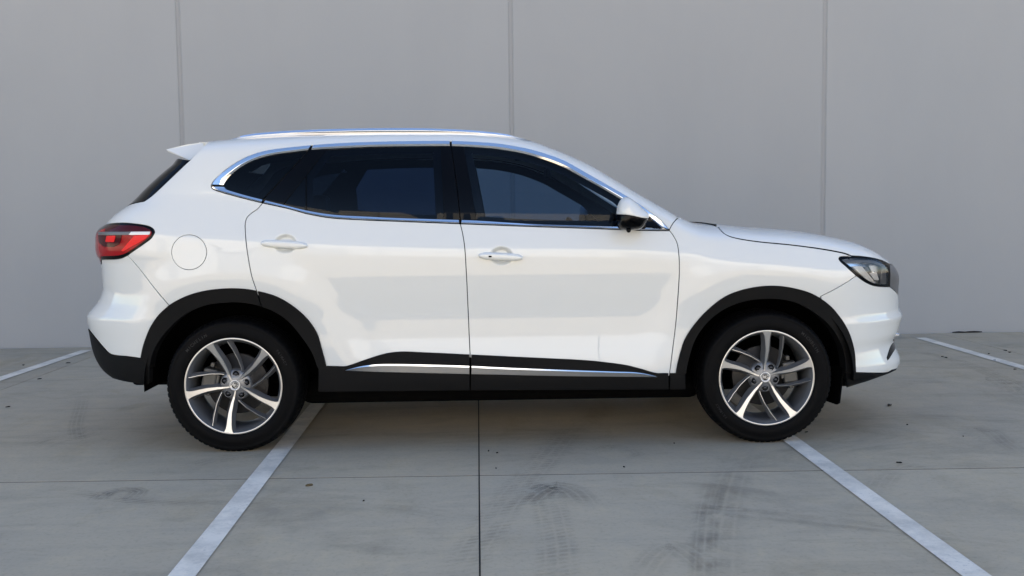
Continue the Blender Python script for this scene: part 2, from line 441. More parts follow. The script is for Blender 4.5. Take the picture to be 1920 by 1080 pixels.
def border(F):
    cnt = {}
    for f in F:
        for i in range(3):
            a, b = int(f[i]), int(f[(i + 1) % 3]); cnt[(a, b)] = 1
    return [(a, b) for (a, b) in cnt if (b, a) not in cnt]
FAR_OF = {}
def sheet(name, P3, N3, F, m, parent, thick=.02, far=True, merge=False, skip=None, lip=.0016):
    """a panel with a returned, slightly rounded edge; P3 and N3 lie on the near side"""
    V = [tuple(p) for p in P3]; faces = [tuple(f) for f in F]; ln = [N3[i] for f in F for i in f]
    if thick:
        E = [e for e in border(F) if not (skip is not None and skip[e[0]] and skip[e[1]])]
        idx1, idx2 = {}, {}
        out = {}
        for a, b in E:                                     # outward direction of the edge inside the panel's plane
            d = P3[b] - P3[a]; o = np.cross(d, .5 * (N3[a] + N3[b])); o /= max(np.linalg.norm(o), 1e-9)
            for i in (a, b): out[i] = out.get(i, 0) + o
        for i in out:
            o = out[i] / max(np.linalg.norm(out[i]), 1e-9)
            idx1[i] = len(V); V.append(tuple(P3[i] + o * lip - N3[i] * lip))
            idx2[i] = len(V); V.append(tuple(P3[i] + o * lip - N3[i] * thick))
            out[i] = o
        for a, b in E:
            faces.append((b, a, idx1[a], idx1[b])); ln += [N3[b], N3[a], out[a], out[b]]
            faces.append((idx1[b], idx1[a], idx2[a], idx2[b])); ln += [out[b], out[a], out[a], out[b]]
    V = np.array(V); ln = np.array(ln)
    sy = np.array([1, -1, 1.0])
    V2 = V * sy; f2 = [tuple(reversed(f)) for f in faces]
    ln2 = []; k = 0
    for f in faces:
        ln2 += list(reversed([x * sy for x in ln[k:k + len(f)]])); k += len(f)
    if merge:
        n = len(V)
        return mk(name, np.vstack([V, V2]), faces + [tuple(i + n for i in f) for f in f2], m, parent, True, list(ln) + ln2)
    o = mk(name, V, faces, m, parent, True, ln)
    if far:
        fp = FAR_OF.get(parent.name, parent) if parent is not None else None
        o2 = mk(name, V2, f2, m, fp, True, ln2); FAR_OF[o.name] = o2
    return o
def panel(name, loop, m, parent, off=0.0, gap=.0034, h=.018, thick=.02, far=True, merge=False, holes=(), extra=None):
    P = inset(loop, gap)
    V, F = tri_poly(P, h, [inset(H, -gap) if gap else H for H in holes], extra)
    xi, z = V[:, 0], V[:, 1]
    xs = np.clip(xi, XR - KR + 2e-3, XF + KF - 2e-3)
    N = side_normal(xs, z); P3 = side_point(np.clip(xi, XR - KR, XF + KF), z) + off * N
    cen = (xi > XF + KF - 1e-3) | (xi < XR - KR + 1e-3)
    if merge: P3[cen, 1] = 0.0; N[cen, 1] = 0.0; N /= np.linalg.norm(N, axis=1)[:, None]
    return sheet(name, P3, N, F, m, parent, thick, far, merge, cen)
def top_panel(name, loop, m, parent, off=0.0, gap=.0040, h=.025, thick=.02):
    """panel over the plan (x, y <= 0), mirrored to both halves"""
    P = inset(loop, gap); P[:, 1] = np.where(loop[:, 1] > -1e-4, 0.0, P[:, 1])
    V, F = tri_poly(P, h)
    x, y = V[:, 0], np.minimum(V[:, 1], 0)
    N = top_normal(x, np.minimum(y, -2.1e-3)); z = top_z(x, y)
    cen = y > -1e-4; N[cen, 1] = 0; N /= np.linalg.norm(N, axis=1)[:, None]
    return sheet(name, np.stack([x, y, z], 1) + off * N, N, F, m, parent, thick, False, True, cen)
def plan(loop):
    """(xi, z) points on the body -> (x, y) plan points"""
    p = side_point(loop[:, 0], loop[:, 1]); return p[:, :2]
def strip(name, A, B, m, parent, rows, far=True, closed=False, n=None, mats=None, rowmat=None):
    """trim bar between two (xi, z) lines; rows = [(blend, offset), ...] gives its section"""
    n = n or max(len(A), len(B)); A = resample(A, n=n); B = resample(B, n=n)
    V = []; 
    for t, off in rows:
        Q = A + t * (B - A); N = side_normal(Q[:, 0], Q[:, 1]); V.append(side_point(Q[:, 0], Q[:, 1]) + off * N)
    k = len(rows); V = np.array(V).transpose(1, 0, 2).reshape(-1, 3); F = []; fm = []
    for i in range(n - 1 + (1 if closed else 0)):
        j = (i + 1) % n
        for q in range(k - 1): F.append((i*k+q, i*k+q+1, j*k+q+1, j*k+q)); fm.append(rowmat[q] if rowmat else 0)
    if not closed:
        F.append(tuple(range(k))); fm.append(0); F.append(tuple((n-1)*k + q for q in range(k))[::-1]); fm.append(0)
    # orient outward (towards -y)
    v = V[list(F[0])]; nn = np.cross(v[1] - v[0], v[2] - v[0])
    if nn[1] > 0: F = [tuple(reversed(f)) for f in F]
    o = mk(name, V, F, m, parent, False, None, mats, fm)
    if far:
        fp = FAR_OF.get(parent.name, parent)
        FAR_OF[o.name] = mk(name, V * np.array([1, -1, 1.0]), [tuple(reversed(f)) for f in F], m, fp, False, None, mats, fm)
    return o
def inflate(name, loop, m, parent, y0, near, back, h=.008, ref=None, pw=.5, rad=None, far=True, yfun=None):
    """a pillow-shaped solid from an outline in (x, z) centred on the plane y0"""
    V, F = tri_poly(loop, h); ref = loop if ref is None else ref
    d = seg_dist(ref, V); d[~inside(ref, V)] = 0; dm = rad or d.max(); t = np.clip(d / dm, 0, 1); s = (1 - (1 - t)**2)**pw
    base = y0 + (yfun(V[:, 0], V[:, 1]) if yfun else 0)
    A = np.stack([V[:, 0], base - near * s, V[:, 1]], 1); B = np.stack([V[:, 0], base + back * s, V[:, 1]], 1)
    n = len(V); F2 = [tuple(i + n for i in f[::-1]) for f in F]
    side = [(b, a, a + n, b + n) for a, b in border(F)]
    VV = np.vstack([A, B]); FF = [tuple(f) for f in F] + F2 + side
    o = mk(name, VV, FF, m, parent, True)
    if far:
        fp = FAR_OF.get(parent.name, parent)
        FAR_OF[o.name] = mk(name, VV * np.array([1, -1, 1.0]), [tuple(reversed(f)) for f in FF], m, fp, True)
    return o
def px_plane(pts, y, step=4.0, smooth=True):
    P = catmull(pts, step) if smooth else resample(pts, step)
    return np.array([on_plane(a, b, y)[[0, 2]] for a, b in P])
def orient(P):
    a = .5 * np.sum(P[:, 0] * np.roll(P[:, 1], -1) - np.roll(P[:, 0], -1) * P[:, 1]); return P if a > 0 else P[::-1]
# ---------------------------------------------------------------- the yard: ground, slabs, bay lines
def quad_slab(name, c, z0, z1, m, parent, bev=.004):
    bm = bmesh.new()
    b = [bm.verts.new((x, y, z0)) for x, y in c]; t = [bm.verts.new((x, y, z1)) for x, y in c]
    bm.faces.new(b[::-1]); bm.faces.new(t)
    for i in range(4): bm.faces.new((b[i], b[(i+1) % 4], t[(i+1) % 4], t[i]))
    if bev:
        te = [e for e in bm.edges if all(v.co.z > z1 - 1e-6 for v in e.verts)]
        bmesh.ops.bevel(bm, geom=te, offset=bev, segments=2, affect='EDGES', profile=.5)
    return bm_obj(name, bm, m, parent)
g = mk('ground', [(-300, -300, -.03), (300, -300, -.03), (300, 300, -.03), (-300, 300, -.03)], [(0, 1, 2, 3)], M['concrete'], None, False, kind='structure')
WL, WY = .0132, 3.44                             # the wall's slight turn against the car, its distance
def wpt(s, d): return (s * math.cos(WL) + d * math.sin(WL), WY + s * math.sin(WL) - d * math.cos(WL))
pav = bpy.data.objects.new('pavement', None); link(pav, None, 'structure')
XJ = [-21.0, -16.6, -12.2, -7.8, -3.50, -.132, 4.335, 8.6, 12.9, 17.2, 21.5]
YJ = [(3.40, .0132), (-1.43, -.0122), (-5.9, 0), (-10.3, 0), (-14.8, 0), (-18.4, 0), (-21.9, 0)]
for i in range(len(XJ) - 1):
    for j in range(len(YJ) - 1):
        gx, gy = .0032, .0045
        def corner(xj, yj, sx, sy):
            y = yj[0]; x = xj - .012 * y; y = yj[0] + yj[1] * x
            return (x + sx * gx, y + sy * gy)
        quad_slab('slab', [corner(XJ[i], YJ[j+1], 1, 1), corner(XJ[i+1], YJ[j+1], -1, 1), corner(XJ[i+1], YJ[j], -1, -1), corner(XJ[i], YJ[j], 1, -1)], -.029, 0, M['concrete'], pav, .0010)
for j, (yj, sl) in enumerate(YJ[1:-1]):                                       # bitumen in the joints
    V = []; n = 24
    for i in range(n + 1):
        x = -21 + 42.4 * i / n
        for s in (-1, 1): V.append((x, yj + sl * x + s * .006, -.0008))
    mk('joint_filler', V, [(2*i, 2*i+1, 2*i+3, 2*i+2)[::-1] for i in range(n)], M['joint'], pav, False)
for xj in XJ[1:-1]:
    V = [(xj - .012 * y + s * .005, y, -.0040) for y in (3.38, -1.4, -6, -14, -21.8) for s in (-1, 1)]
    mk('joint_filler', V, [(2*i, 2*i+2, 2*i+3, 2*i+1)[::-1] for i in range(4)], M['joint'], pav, False)
def long_line(xa, ya, xb, yb, wd=.105):
    d = Vector((xb - xa, yb - ya)).normalized(); q = Vector((d.y, -d.x)) * wd / 2
    V = []; n = 14
    for i in range(n + 1):
        t = i / n; x = xa + t * (xb - xa); y = ya + t * (yb - ya)
        V += [(x - q.x, y - q.y, .004), (x + q.x, y + q.y, .004)]
    mk('bay_line', V, [(2*i, 2*i+1, 2*i+3, 2*i+2) for i in range(n)], M['line'], pav, False)
def bay(px0, py0, px1, py1, near, wd):
    a = on_ground(px0, py0); b = on_ground(px1, py1); d = (b - a) / np.linalg.norm(b - a)
    s = (near - a[1]) / d[1]; e = (3.12 - a[1]) / d[1]
    p = a + s * d; q = a + e * d
    long_line(p[0], p[1], q[0], q[1], wd)
bay(342, 1080, 615, 733, -3.6, .094)
bay(1829.5, 1080, 1480.5, 823, -3.6, .094)
bay(0, 711, 160, 658, -3.6, .10)
bay(1920, 690, 1709, 629, -3.6, .10)
for xx in (-9.0, -6.4, 6.6, 9.2): long_line(xx, -3.6, xx - .07, 3.1, .1)

# rubber marks left by turning tyres: thin films on the slabs
def mark_mat(name, dens, tread):
    m = bpy.data.materials.new(name); m.use_nodes = True; h = NT_(m); t = m.node_tree
    h.b.inputs['Base Color'].default_value = (.055, .055, .056, 1); h.b.inputs['Roughness'].default_value = .6
    uv = h.n('ShaderNodeUVMap').outputs[0]; sp = h.n('ShaderNodeSeparateXYZ'); h.l(uv, sp.inputs[0])
    u, v = sp.outputs[0], sp.outputs[1]
    edge = h.ramp(u, [(0, grey(0)), (.22, grey(1)), (.78, grey(1)), (1, grey(0))])
    ends = h.ramp(v, [(0, grey(0)), (.18, grey(1)), (.75, grey(1)), (1, grey(0))])
    ns = h.ramp(h.noise(7, 6, .7), [(.36, grey(0)), (.68, grey(1))])
    ribs = h.ramp(h.math('FRACT', h.math('MULTIPLY', u, 4.0)), [(.0, grey(.15)), (.25, grey(1)), (.75, grey(1)), (1, grey(.15))])
    f = h.math('MULTIPLY', h.math('MULTIPLY', edge, ends), h.math('MULTIPLY', ns, ribs))
    if tread:
        wv = h.n('ShaderNodeTexWave'); wv.inputs['Scale'].default_value = 9; wv.inputs['Distortion'].default_value = 3.0
        wv.inputs['Detail'].default_value = 3; h.l(h.mapping((1, 1, 1), (0, 0, 1.2)), wv.inputs['Vector'])
        f = h.math('MULTIPLY', f, h.ramp(wv.outputs['Fac'], [(.25, grey(.25)), (.6, grey(1))]))
    f = h.math('MULTIPLY', f, dens)
    tr = t.nodes.new('ShaderNodeBsdfTransparent'); mx = t.nodes.new('ShaderNodeMixShader'); o = t.nodes['Material Output']
    h.l(f, mx.inputs[0]); h.l(tr.outputs[0], mx.inputs[1]); h.l(h.b.outputs[0], mx.inputs[2]); h.l(mx.outputs[0], o.inputs[0])
    return m
M['mark'] = mark_mat('rubber_mark', .24, True); M['mark_soft'] = mark_mat('rubber_smear', .17, False)
M['mark_dark'] = mark_mat('rubber_scuff', .42, False)
MZ = [0.0016]
def tyre_mark(pts, wd, m, wd2=None):
    P = catmull(pts, 12); G = np.array([on_ground(a, b)[:2] for a, b in P]); n = len(G)
    T = np.gradient(G, axis=0); T /= np.linalg.norm(T, axis=1)[:, None]; Q = np.stack([-T[:, 1], T[:, 0]], 1)
    MZ[0] += .00012; V = []; uv = []
    for i in range(n):
        ww = wd + ((wd2 or wd) - wd) * i / (n - 1)
        for s in (-.5, .5): V.append((*(G[i] + Q[i] * s * ww), MZ[0])); uv.append((s + .5, i / (n - 1)))
    F = [(2*i, 2*i+1, 2*i+3, 2*i+2) for i in range(n - 1)]
    o = mk('tyre_mark', V, F, m, pav, False); L_ = o.data.uv_layers.new(name='UVMap')
    for lp in o.data.loops: L_.data[lp.index].uv = uv[lp.vertex_index]
tyre_mark([(845, 1100), (905, 1005), (960, 930), (1010, 875), (1075, 805), (1130, 765)], .19, M['mark'])
tyre_mark([(1045, 1110), (1045, 1030), (1035, 975), (1022, 925), (1010, 900)], .17, M['mark'])
tyre_mark([(985, 948), (1010, 925), (1045, 912), (1080, 925), (1100, 950)], .16, M['mark_dark'])
tyre_mark([(1120, 848), (1145, 838), (1170, 840), (1195, 852), (1165, 860)], .10, M['mark_soft'])
tyre_mark([(1345, 1100), (1348, 1020), (1360, 940), (1385, 870), (1410, 835)], .20, M['mark_soft'])
tyre_mark([(1320, 1100), (1322, 1010), (1328, 950), (1345, 890)], .12, M['mark_soft'])
tyre_mark([(1230, 945), (1400, 958), (1560, 975), (1700, 992), (1830, 1008), (1960, 1028)], .07, M['mark_soft'])
tyre_mark([(1260, 958), (1420, 972), (1580, 988), (1720, 1004), (1850, 1022), (1960, 1040)], .045, M['mark_soft'])
tyre_mark([(60, 905), (110, 915), (180, 930), (240, 938), (330, 944), (470, 946), (590, 940)], .09, M['mark'])
tyre_mark([(178, 940), (200, 925), (235, 919), (262, 922), (240, 940)], .10, M['mark_dark'])
tyre_mark([(65, 838), (110, 824), (160, 815), (185, 800)], .22, M['mark_soft'])
tyre_mark([(150, 835), (142, 800), (150, 770), (155, 745)], .10, M['mark_soft'])
tyre_mark([(1675, 725), (1700, 719), (1740, 716), (1795, 720)], .14, M['mark'])
tyre_mark([(1850, 725), (1870, 712), (1890, 722), (1905, 735), (1860, 738)], .22, M['mark_soft'])
tyre_mark([(1690, 655), (1760, 668), (1830, 690), (1900, 720), (1960, 750)], .16, M['mark_soft'])
tyre_mark([(1820, 815), (1838, 806), (1862, 812), (1880, 828), (1930, 860)], .13, M['mark_soft'])
tyre_mark([(1640, 930), (1655, 900), (1680, 880), (1720, 868)], .15, M['mark_soft'])
tyre_mark([(1200, 1090), (1225, 1050), (1262, 1025), (1295, 1042), (1340, 1080)], .14, M['mark_soft'])
tyre_mark([(330, 885), (400, 865), (460, 855), (540, 850)], .16, M['mark_soft'])

# ---------------------------------------------------------------- the warehouse wall behind the car
SJ = [-18.1, -15.06, -12.02, -8.98, -5.94, -2.906, .172, 3.157, 6.19, 9.22, 12.26, 15.3, 18.3]
WH = 9.6
wh = bpy.data.objects.new('warehouse', None); wh.location = (0, 0, 0); link(wh)
tag(wh, 'grey precast concrete warehouse with plain panels behind the parked car', 'building')
def prism(name, poly, z0, z1, m, parent, smooth=False):
    n = len(poly); V = [(x, y, z0) for x, y in poly] + [(x, y, z1) for x, y in poly]
    F = [tuple(range(n))[::-1], tuple(range(n, 2*n))] + [(i, (i+1) % n, (i+1) % n + n, i + n) for i in range(n)]
    o = mk(name, V, F, m, parent, smooth); return o
for a, b in zip(SJ[:-1], SJ[1:]):
    gw, ch = .015, .012
    poly = [wpt(a + gw, -.18), wpt(a + gw, -ch), wpt(a + gw + ch * .35, -ch * .3), wpt(a + gw + ch, 0), wpt(b - gw - ch, 0), wpt(b - gw - ch * .35, -ch * .3), wpt(b - gw, -ch), wpt(b - gw, -.18)]
    prism('wall_panel', poly[::-1], -.028, WH, M['wall'], wh)
for s in SJ[1:-1]:
    prism('sealant_joint', [wpt(s - .0155, -.17), wpt(s - .0155, -.009), wpt(s, -.012), wpt(s + .0155, -.009), wpt(s + .0155, -.17)][::-1], -.028, WH, M['sealant'], wh)
bm = bmesh.new(); box_bm(bm, -18, 18, 3.95, 17, 0, WH - .3); bm_obj('roof', bm, M['roofing'], wh)  # unseen building body behind the wall, added to block the sun

# ---------------------------------------------------------------- the sunlit building across the yard (seen only as a reflection)
op = bpy.data.objects.new('warehouse', None); link(op)
tag(op, 'pale sunlit warehouse across the yard, mirrored in the car doors', 'building')
M['cream'] = mat('pale_render', (.69, .685, .67), .8)
M['shutter'] = mat('roller_shutter', (.50, .50, .50), .5)
OY, OH = -22.0, 9.0
for i in range(17):
    x0 = -51 + 6 * i
    bm = bmesh.new()
    if i % 2: 
        box_bm(bm, x0 + .02, x0 + .9, OY - .2, OY, 0, OH); box_bm(bm, x0 + 5.1, x0 + 5.98, OY - .2, OY, 0, OH); box_bm(bm, x0 + .9, x0 + 5.1, OY - .2, OY, 4.6, OH)
    else: box_bm(bm, x0 + .02, x0 + 5.98, OY - .2, OY, 0, OH)
    bm_obj('wall_panel', bm, M['cream'], op)
    if i % 2:
        bm = bmesh.new()
        for k in range(23): box_bm(bm, x0 + .92, x0 + 5.08, OY - .16, OY - .10 + .012 * (k % 2), .02 + .2 * k, .215 + .2 * k)
        bm_obj('roller_door', bm, M['shutter'], op)  # unseen shutters, made up to vary what the car reflects
bm = bmesh.new(); box_bm(bm, -51, 51, OY - 12, OY - .22, 0, OH - .3); bm_obj('roof', bm, M['roofing'], op)
# ---------------------------------------------------------------- the car
car = bpy.data.objects.new('car', None); link(car)
tag(car, 'white five-door SUV with black lower cladding and grey alloy wheels', 'car')

# traced lines, in pixels of the photograph
DLO_T = [(395.5, 348.5), (399, 341), (406, 334), (427, 316), (452, 300), (477, 289), (502, 282.5), (540, 277.5), (587, 273), (650, 269), (710, 266.8), (780, 265.6), (845, 265.5), (885, 266.8), (935, 270.5), (985, 279), (1017, 287.5), (1055, 301), (1092, 321), (1130, 342.5), (1175, 368.5), (1197, 382.5), (1217, 397), (1240, 415), (1255, 431)]
DLO_B = [(395.5, 348.5), (397, 352.5), (402.5, 356), (440, 367.5), (492.5, 380.5), (540, 391), (577, 401), (620, 408.5), (675, 412), (735, 414.5), (800, 417), (863, 419.5), (980, 424), (1070, 427), (1155, 430), (1210, 432), (1255, 432.5)]
IN_T = [(418.5, 348.5), (424, 339), (440, 322), (465, 305.5), (490, 295.5), (515, 289.5), (548, 285), (582, 281), (650, 277), (710, 274.7), (780, 273.8), (845, 273.7), (885, 275.3), (935, 279.5), (985, 288.5), (1017, 298), (1055, 312.5), (1092, 332.5), (1130, 353.7), (1162, 372.5), (1190, 390), (1217, 408.5), (1240, 426)]
IN_B = [(418.5, 348.5), (421, 352), (426, 355), (452, 363.5), (490, 373.5), (530, 383.5), (572, 393.7), (604, 399.5), (635, 403), (685, 405.5), (735, 408), (830, 411), (892, 413), (980, 418.7), (1070, 422), (1155, 424.5), (1205, 426), (1240, 427)]
CUT_B = [(863, 419.5), (867, 436), (871, 461), (874.4, 511), (877, 566), (879.4, 622), (881.5, 668), (882, 700), (882, 732)]
CUT_R = [(492.5, 380.5), (482.5, 392), (470, 400.5), (462.5, 409), (459.8, 420), (459.8, 433), (461.5, 455), (466.5, 490), (472.5, 520), (480, 542.5), (489, 571)]
CUT_F = [(1255, 431.5), (1262.8, 442), (1269.7, 456), (1273, 478), (1273.9, 506), (1272, 544), (1267, 608), (1261, 658), (1255.8, 700), (1252, 728)]
ARCH_R = [(265, 672), (269, 652), (275, 633), (284, 612), (299, 590), (317, 573), (345, 557), (380, 546), (420, 541), (450, 541), (480, 545), (520, 556.5), (555, 578), (580, 602), (595, 626), (603, 652), (612, 686)]
ARCH_RI = [(281, 722), (282, 690), (288, 662), (299, 640), (315, 619), (340, 595), (365, 580), (390, 571), (415, 567.5), (440, 566), (465, 568), (490, 574), (515, 584), (540, 601), (565, 630), (585, 660), (595, 688), (597, 733)]
ARCH_F = [(1267, 699.5), (1270, 683), (1277, 656), (1284, 636), (1303, 607), (1328, 580), (1359.6, 556), (1391, 543.6), (1428, 536.7), (1460, 536.2), (1491, 541), (1523, 551), (1554, 572), (1573, 594), (1588, 618), (1597, 643), (1601, 664), (1603, 698)]
ARCH_FI = [(1284, 728), (1285, 702), (1292, 668), (1303, 636.5), (1325, 605), (1356, 580), (1391, 565.6), (1428, 560), (1466, 561), (1498, 569.7), (1529, 587.7), (1554.8, 611), (1570.5, 635), (1581, 662), (1585, 699), (1585, 727)]
SILL = [(612, 686), (632, 686.3), (648, 686.5), (662, 682.5), (687, 673.7), (725, 662.5), (752, 659.4), (800, 661), (880, 664.8), (984, 669.8), (1099, 675.6), (1138, 679.5), (1176, 685), (1207, 693), (1230, 699.3), (1248, 699.6), (1267, 699.5)]
HOODL = [(1343, 420.6), (1349, 429), (1357, 437), (1367, 442.5), (1385, 447.5), (1420, 453), (1480, 459), (1530, 465.5), (1565, 471.5), (1585, 476), (1597, 481)]
LAMP_T = [(1573, 486), (1573.6, 483), (1577, 481.3), (1597, 481), (1620, 482.2), (1645, 485.8), (1660, 490.5), (1668, 495)]
LAMP_B = [(1573, 486), (1576, 490), (1586, 499), (1606, 517), (1618, 526), (1632, 533.5), (1645, 537), (1668.5, 538)]
BUMP_F = [(1606, 517), (1590, 528), (1570, 540), (1539, 556)]
BUMP_R = [(238.5, 479), (252, 493), (265, 508.5), (290, 541), (317, 573)]
TAIL_T = [(196, 421.5), (204, 419.8), (213, 418.8), (231, 418), (250, 419.5), (269, 422), (282, 426), (288.5, 431.5), (289.7, 436.5)]
TAIL_B = [(289.7, 436.5), (284, 446), (267, 459), (250, 470.7), (238.5, 479), (228, 484), (217, 486), (204, 486.5), (191, 486.2)]
REARGL = [(357, 300), (340, 316), (320, 335), (300, 354), (285, 367.5), (272, 377)]
HANDLES += [(*(lambda q: (float(xi_to_x(q[0], q[1])), q[1]))(on_body(535, 457)), .062, .050), (*(lambda q: (float(xi_to_x(q[0], q[1])), q[1]))(on_body(940.5, 480)), .062, .050)]
def part(line, i0, i1): return line[i0:i1]
def cutline(pts, x0, x1):
    """the stretch of a traced line (monotone in x) between two columns"""
    C = catmull(pts, 2.0); k = (C[:, 0] >= min(x0, x1)) & (C[:, 0] <= max(x0, x1)); C = C[k]
    return on_body_many(C if x1 > x0 else C[::-1])
def cuty(pts, y0, y1):
    C = catmull(pts, 2.0); k = (C[:, 1] >= min(y0, y1)) & (C[:, 1] <= max(y0, y1)); C = C[k]
    return on_body_many(C if y1 > y0 else C[::-1])
def toward(pts, hub, f): return [(hub[0] + (x - hub[0]) * f, hub[1] + (y - hub[1]) * f) for x, y in pts]
HUBR, HUBF = (440, 721), (1435, 708)
A_RU = toward(ARCH_R, HUBR, .955); A_FU = toward(ARCH_F, HUBF, .955)        # painted panels run on under the cladding
SILL_U = [(x, y + 6) for x, y in SILL]
def handle_extra(k):
    hx, hz, a, b = HANDLES[k]; out = []
    for r in np.linspace(.45, 1.12, 9):
        for t in np.linspace(0, 2*np.pi, 56, endpoint=False): out.append((hx + a*r*math.cos(t), hz + b*r*math.sin(t)))
    return np.array(out)

# doors
rd = panel('rear_door', ring(cuty(CUT_R, 380.5, 548), cutline(A_RU, 482, 605), L([(607, 693), (648, 692)]), cutline(SILL_U, 650, 881),
           cuty(CUT_B, 672, 419.5), cutline(DLO_B, 863, 492.5)), M['paint'], car, extra=handle_extra(0), h=.016)
fd = panel('front_door', ring(cuty(CUT_B, 419.5, 674), cutline(SILL_U, 882, 1255), cuty(CUT_F, 706, 431.5), cutline(DLO_B, 1254, 863)),
           M['paint'], car, extra=handle_extra(1), h=.016)
# front wing
YB = lambda x: float(np.interp(x, [-1.62, .0, .2, .35, .5, .75, 1.0, 1.2], [.54, .45, .42, .50, .58, .66, .74, .70]))
p0 = plan(S([(1273, 406), (1274, 406.5), (1275, 407)]))[0]; h0 = plan(S(HOODL))[0]
CUT_A = [(1255, 431.5), (1259, 423), (1266, 413.5), (1273, 406.2)]
wing_top = MX([(p0[0], -p0[1]), (p0[0] + .03, .72), (h0[0] - .02, .70), (h0[0], -h0[1])])
panel('front_wing', ring(S(CUT_A), wing_top, S(HOODL), S(LAMP_T[:4][::-1]), S(LAMP_B[:4]), S(BUMP_F), cutline(A_FU, 1535, 1272), cuty(CUT_F, 704, 431.5)), M['paint'], car, h=.016)
# body side: A-pillar, roof edge, rear quarter
top_in = MX([(p0[0], -p0[1])] + [(x, YB(x)) for x in np.linspace(.95, -1.60, 60)])
sp_px = [(390, 266.5), (374, 282), (357, 300)]
quarter = ring(S(CUT_A), top_in, S(sp_px), S(REARGL), S([(272, 377), (256, 380), (241, 384)]),
               XZ([S([(240, 385)])[0] if False else tuple(on_body(242, 385)), tuple(on_body(199, 420))], .012),
               S(TAIL_T[1:]), S(TAIL_B[:5]), S(BUMP_R), cutline(A_RU, 322, 478), cuty(CUT_R, 548, 380.5), cutline(DLO_B, 492, 396), S(DLO_T))
fc = on_body(354.5, 473); ft = np.linspace(0, 2*np.pi, 72, endpoint=False)
fx = float(xi_to_x(fc[0], fc[1]))
flap = on_body_many(np.stack([354.5 + 32.5*np.cos(ft), 473 + 32.5*np.sin(ft)], 1)); flap = orient(flap)
panel('body_side', quarter, M['paint'], car, h=.018, holes=[flap])
panel('fuel_flap', flap, M['paint'], car, gap=.0018, h=.014)
# roof, windscreen, cowl, bonnet
xs = np.linspace(.20, -1.60, 50)
top_panel('roof', orient(np.vstack([[(x, -YB(x) + .001) for x in xs], resample([(-1.60, -YB(-1.6)), (-1.60, 0)], .03)[1:], resample([(-1.6, 0), (.20, 0)], .05)[1:-1], resample([(.20, 0), (.20, -YB(.2))], .03)[:-1]])), M['paint'], car, gap=.001)
xs = np.linspace(1.00, .20, 30)
wsl = orient(np.vstack([[(x, -YB(x) + .002) for x in xs], resample([(.20, -YB(.2)), (.20, 0)], .03)[1:], resample([(.2, 0), (1.07, 0)], .05)[1:-1], resample([(1.07, 0), (1.06, -.4), (1.0, -YB(1.0))], .03)[:-1]]))
top_panel('windscreen', wsl, M['glass_front'], car, off=-.004, gap=.003, thick=0)
cowl = orient(np.vstack([resample([(1.0, -.73), (1.06, -.4), (1.075, 0)], .03), resample([(1.075, 0), (h0[0] - .02, 0)], .03)[1:], resample([(h0[0] - .02, 0), (h0[0] - .02, -.69), (1.02, -.735)], .03)[1:-1]]))
top_panel('cowl', cowl, M['paint'], car, off=-.006, gap=.003)
hl = plan(S(HOODL)); lt = plan(S(LAMP_T[3:]))
bon = np.vstack([hl, lt[1:], resample([lt[-1], (2.150, -.50), (2.182, -.3), (2.195, 0)], .03)[1:], resample([(2.195, 0), (h0[0] - .03, 0)], .03)[1:], resample([(h0[0] - .03, 0), (h0[0] - .02, -.5), tuple(h0)], .03)[1:-1]])
kk = [0]
for i in range(1, len(bon)):
    if np.linalg.norm(bon[i] - bon[kk[-1]]) > .003: kk.append(i)
top_panel('bonnet', orient(bon[kk]), M['paint'], car, h=.022, gap=.0018, thick=0)
# tailgate, rear glass, rear bumper
CENR, CENF = XR - KR, XF + KF
gl_t = tuple(on_body(336, 292)); q_t = on_body(242, 385); q_l = on_body(199, 420)
zg = q_t[1]
rear_glass = ring(S(REARGL), S([(272, 377), (256, 380), (241, 384)]), XZ([q_t, (CENR, zg - .03)]), XZ([(CENR, zg - .03), (CENR, 1.50)]), XZ([(CENR, 1.50), (-2.1, 1.50), tuple(on_body(357, 300))]))
panel('rear_window', rear_glass, M['gloss'], car, off=.001, merge=True, far=False, h=.03)
tl_b = on_body(191, 486)
tail_c = ring(XZ([q_t, q_l], .012), S(TAIL_T[:2][::-1]), XZ([tuple(on_body(196, 421.5)), (-2.35, 1.10), (-2.35, .99), (-2.30, .93), (CENR, .93)]), XZ([(CENR, .93), (CENR, zg - .03)]), XZ([(CENR, zg - .03), q_t]))
panel('tailgate', tail_c, M['paint'], car, merge=True, far=False, h=.022)
BL = [(265, 672), (240, 668.5), (208, 664), (196, 653), (185, 640), (172, 624), (167, 617.5)]
bl_e = on_body(168, 618)
rb = ring(S(TAIL_B[4:]), XZ([tl_b, (-2.30, .925), (CENR, .925)]), XZ([(CENR, .925), (CENR, .585)]), XZ([(CENR, .585), bl_e]), S(BL[::-1]), cutline(A_RU, 268, 322), S(BUMP_R[::-1]))
panel('rear_bumper', rb, M['paint'], car, merge=True, far=False, h=.02)
BLB = [(283, 722.5), (262, 719.5), (235, 715), (218, 710.5), (205, 705), (195, 696), (186, 684), (178, 668), (173, 650)]
rc_e = on_body(174, 652)
rcl = ring(S(BL), XZ([bl_e, (CENR, .59)]), XZ([(CENR, .59), (CENR, .37)]), XZ([(CENR, .37), (-2.3, .37), on_body(190, 690)]), S(BLB[:7][::-1]), L([(281, 722), (282, 690), (270, 673)]))
panel('bumper_cladding', rcl, M['cladding'], car, off=.004, merge=True, far=False, h=.022, thick=.03)
